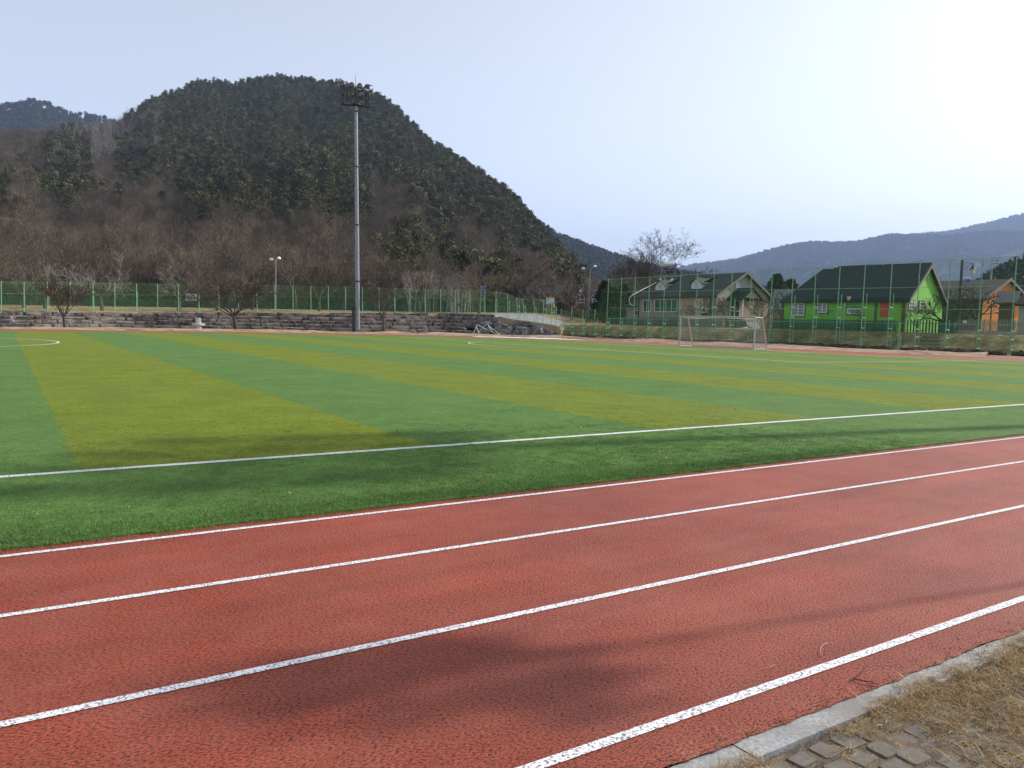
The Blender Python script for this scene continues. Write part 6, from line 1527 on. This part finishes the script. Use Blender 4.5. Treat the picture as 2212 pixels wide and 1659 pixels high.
# shadow-casting trees on the near verge, outside the view to the right
sh = tree_meshes(91, 2.0, .06, dict(CH, n=[9, 6, 6, 5], tf=.22, minr=.012), Mbark, Mtwig)
for me in sh:
    for q in me.vertices: q.co = (q.co.x * .46, q.co.y * .46, q.co.z * .85 + 8.2)
m = MB(); m.smooth = True; m.path([V(0, 0, -.1), V(.05, 0, 4), V(0, 0, 8.15)], [.03, .025, .02], 6)
sh = (m.mesh('trunk', Mbark), merged(sh, 'crown', (Mbark, Mtwig)))
place_tree(sh, V(15.2, 0.5, 0), 'slim bare verge tree with a small crown beside the track outside the view', .5, 1.0)

# ------------------------------------------------------------------ forests (one uncountable mass each)
def redpine(seed, H=10.0, n=30):
    rng = random.Random(seed); t = MB(); t.path([V(0, 0, -.3), V(rng.uniform(-.4, .4), rng.uniform(-.4, .4), H * .5), V(rng.uniform(-.3, .3), rng.uniform(-.3, .3), H * .95)], [.2, .14, .05], 5)
    c = MB()
    for i in range(n):
        f = .22 + .76 * (i + rng.random()) / n; z = H * f; R_ = H * .26 * (1.04 - f) ** .75 * rng.uniform(.55, 1.1); a = i * 2.4 + rng.uniform(-.6, .6)
        q = V(R_ * cos(a), R_ * sin(a), z); pw = H * .085 * rng.uniform(.7, 1.3)
        for _ in range(15):
            p = q + V(rng.gauss(0, pw * .62), rng.gauss(0, pw * .62), rng.gauss(0, pw * .16)); L_ = rng.uniform(.35, .7)
            d = V(rng.uniform(-1, 1), rng.uniform(-1, 1), rng.uniform(.0, .9)).normalized(); s_ = d.orthogonal().normalized(); s_ = (s_ + d.cross(s_) * rng.uniform(-1, 1)).normalized()
            c.add([p - s_ * L_ * .35, p + s_ * L_ * .35, p + d * L_ + s_ * L_ * .2, p + d * L_ - s_ * L_ * .2], [(0, 1, 2, 3)])
    return merged((t.mesh('t', Mbark), c.mesh('c', Mpine)), 'red_pine', (Mbark, Mpine))
pines = [redpine(100 + i) for i in range(5)]
tall_ = [merged(tree_meshes(200 + i, 9.5, .18, TL, Mbark, Mtwig), 'tall_bare', (Mbark, Mtwig)) for i in range(4)]
brush = [merged(tree_meshes(220 + i, 5.5, .10, SH, Mbark, Mtwig), 'brush', (Mtwig, Mtwig)) for i in range(4)]
pale = [merged(tree_meshes(240 + i, 13.0, .26, dict(TL, n=[6, 3, 3]), Mpale, Mtwigg), 'pale_tree', (Mpale, Mtwigg)) for i in range(2)]
rf_ = random.Random(77)
PP_, TT_, BB_, WW_ = [], [], [], []
def piney(u, v):
    n1 = noise.noise(V(u * .010, v * .013, 1)) + .5 * noise.noise(V(u * .03, v * .03, 7))
    if u > 800:
        vl = tab([(800, 380), (950, 455), (1100, 515), (1200, 560), (1300, 610)], u); b = sstep(vl + 50, vl - 60, v) * 1.0
        if u < 930 and v > 330 and v < 480: b -= .25
    elif u > 250:
        b = sstep(545, 430, v) if u > 540 else sstep(500, 400, v)
        if u < 620 and 225 < v < 345: b -= .55 * (1 - abs(v - 285) / 60)
        if u > 620 and v > 430: b -= .2
        if u < 400: b -= .1 + (.3 if v > 360 else 0)
        b -= .12
    else:
        b = -.14
        if 20 < u < 230 and 320 < v < 440: b = .12
        if u < 40 and 400 < v < 480: b = .25
    return b + n1 * (.75 if v < 440 or u > 800 else .45)
cnt = 0
while cnt < 34000:
    U = rf_.uniform(-420, 1420); D0, D1 = tab(HB, U) - 4, tab(RD, U) * 1.06
    D = sqrt(rf_.uniform(D0 ** 2, D1 ** 2)); cnt += 1
    if rf_.random() > .5 + .5 * (U > -150): continue
    z = hillz(U, D); p = onz(U, D, z); u, v, _ = proj(p + V(0, 0, 4))
    if v > 705: continue
    p.z -= .2; q = tuple(p)
    pv = piney(u, v) - (.32 * sstep(440, 540, v) if u < 820 else 0)
    if 120 < u < 350 and 225 < v < 350 and rf_.random() < .45 and noise.noise(V(u * .03, v * .02, 5)) > -.1: WW_.append(q); continue
    if pv > rf_.uniform(-.12, .85): PP_.append(q)
    else:
        # the lower slope: open litter ground with trunks at the left, brush at the right
        if v > 440 and u < 520 and rf_.random() < .62 * sstep(440, 500, v) * sstep(520, 400, u): continue
        (TT_ if rf_.random() < (.62 if u > 480 or v < 440 else .85) else BB_).append(q)
# extra near rows at the hill foot
for _ in range(1500):
    U = rf_.uniform(-100, 1330); D = tab(HB, U) + rf_.uniform(-4, 60) * rf_.random(); z = hillz(U, D); q = tuple(onz(U, D, z - .2))
    if U < 330 and rf_.random() < .55: continue
    (BB_ if rf_.random() < .65 else TT_).append(q)
for _ in range(420):
    U = rf_.uniform(840, 1230); D = tab([(840, 122), (1000, 124), (1130, 140), (1330, 170)], U) + rf_.uniform(0, 16); q = tuple(onz(U, D, upz(U, D) - .1)); BB_.append(q)
print('forest', len(PP_), len(TT_), len(BB_))
scatter('pine_wood', PP_, pines, .55, 1.25, 'dark green pine wood covering the crest and right flank of the hill', 'pine wood', .06)
scatter('bare_wood', TT_, tall_, .55, 1.2, 'leafless purple-brown wood covering the lower slopes of the hill', 'bare wood', .08)
scatter('bare_brush', BB_, brush, .6, 1.3, 'low leafless brush filling the gaps at the foot of the hill', 'brush', .1)
scatter('pale_trunks', WW_, pale, .7, 1.15, 'cluster of pale white trunks high on the left slope', 'pale wood', .03)
wp = []
for _ in range(60):
    U = rf_.uniform(880, 1010); D = rf_.uniform(120, 128); wp.append(tuple(onz(U, D, upz(U, D) - .1)))
scatter('pale_saplings', wp, pale, .32, .5, 'thin pale saplings behind the fence right of the floodlight mast', 'saplings', .05)
# far woods: crowns on the hills behind
far_t = []
for i in range(4):
    c = MB(); rng = random.Random(300 + i)
    for k in range(70):
        d = V(rng.gauss(0, 1), rng.gauss(0, 1), rng.gauss(0, 1)).normalized(); q = V(d.x * 2.6, d.y * 2.6, 5 + d.z * 3.2 * rng.uniform(.6, 1)); a = V(rng.uniform(-1, 1), rng.uniform(-1, 1), rng.uniform(-1, 1)).normalized(); b = d.cross(a)
        c.add([q - a * .9, q + b * .9, q + a * .9, q - b * .9], [(0, 1, 2, 3)])
    c.path([V(0, 0, -1), V(0, 0, 4)], .5, 4); far_t.append(c.mesh('far_crown', Mfarcrown))
def farwood(name, zf, dT, U0, U1, n, f0, f1, lab, pw=1.0, s0=.7, s1=1.3):
    pts = []
    for _ in range(n):
        U = rf_.uniform(U0, U1); t = rf_.random() ** pw; D = tab(dT, U) * lerp(f1, f0, t); pts.append(tuple(onz(U, D, zf(U, D) - 2.2 * s1)))
    scatter(name, pts, far_t, s0, s1, lab, 'far wood')
farwood('far_wood_left', zLB, dLB, -300, 420, 6500, .72, 1.04, 'dark wooded hill top behind the brown slope at the far left', 1.3, .9, 1.7)
farwood('far_wood_middle', zMB, dMB, 1040, 1700, 6500, .62, 1.03, 'blue-green wooded ridge descending behind the main hill', 1.2, .9, 1.6)
farwood('far_wood_right', zFR, dFR, 1350, 2450, 26000, .60, 1.01, 'blue hazy wooded mountain behind the houses', 1.4, 1.6, 3.2)
farwood('far_wood_high', zFR2, dFR2, 1950, 2500, 7000, .84, 1.01, 'paler higher ridge at the right edge behind the mountain', 1.3, 2.0, 4.0)
farwood('knoll_wood', zRK, dRK, 2070, 2700, 1600, .62, 1.06, 'dark wooded knoll rising at the right edge', 1.0, .6, 1.0)

# ------------------------------------------------------------------ haze
HZ = 1.0e-4
hm = bpy.data.materials.new('haze'); hm.use_nodes = True; hn = hm.node_tree.nodes
for n in list(hn):
    if n.type != 'OUTPUT_MATERIAL': hn.remove(n)
pv_ = hn.new('ShaderNodeVolumePrincipled'); pv_.inputs['Density'].default_value = HZ; pv_.inputs['Color'].default_value = (.50, .66, 1.0, 1); pv_.inputs['Anisotropy'].default_value = 0.0
hm.node_tree.links.new(pv_.outputs[0], hn['Material Output'].inputs['Volume'])
mb = MB(); mb.box((0, 0, 0), (2, 2, 2)); hz = fixn(mb.build('haze', hm)); hz.location = (3600, 3600, 699); hz.scale = (6200, 6200, 701)
tag(hz, kind='stuff'); hz['label'] = 'thin pale blue haze filling the valley air'; hz['category'] = 'haze'
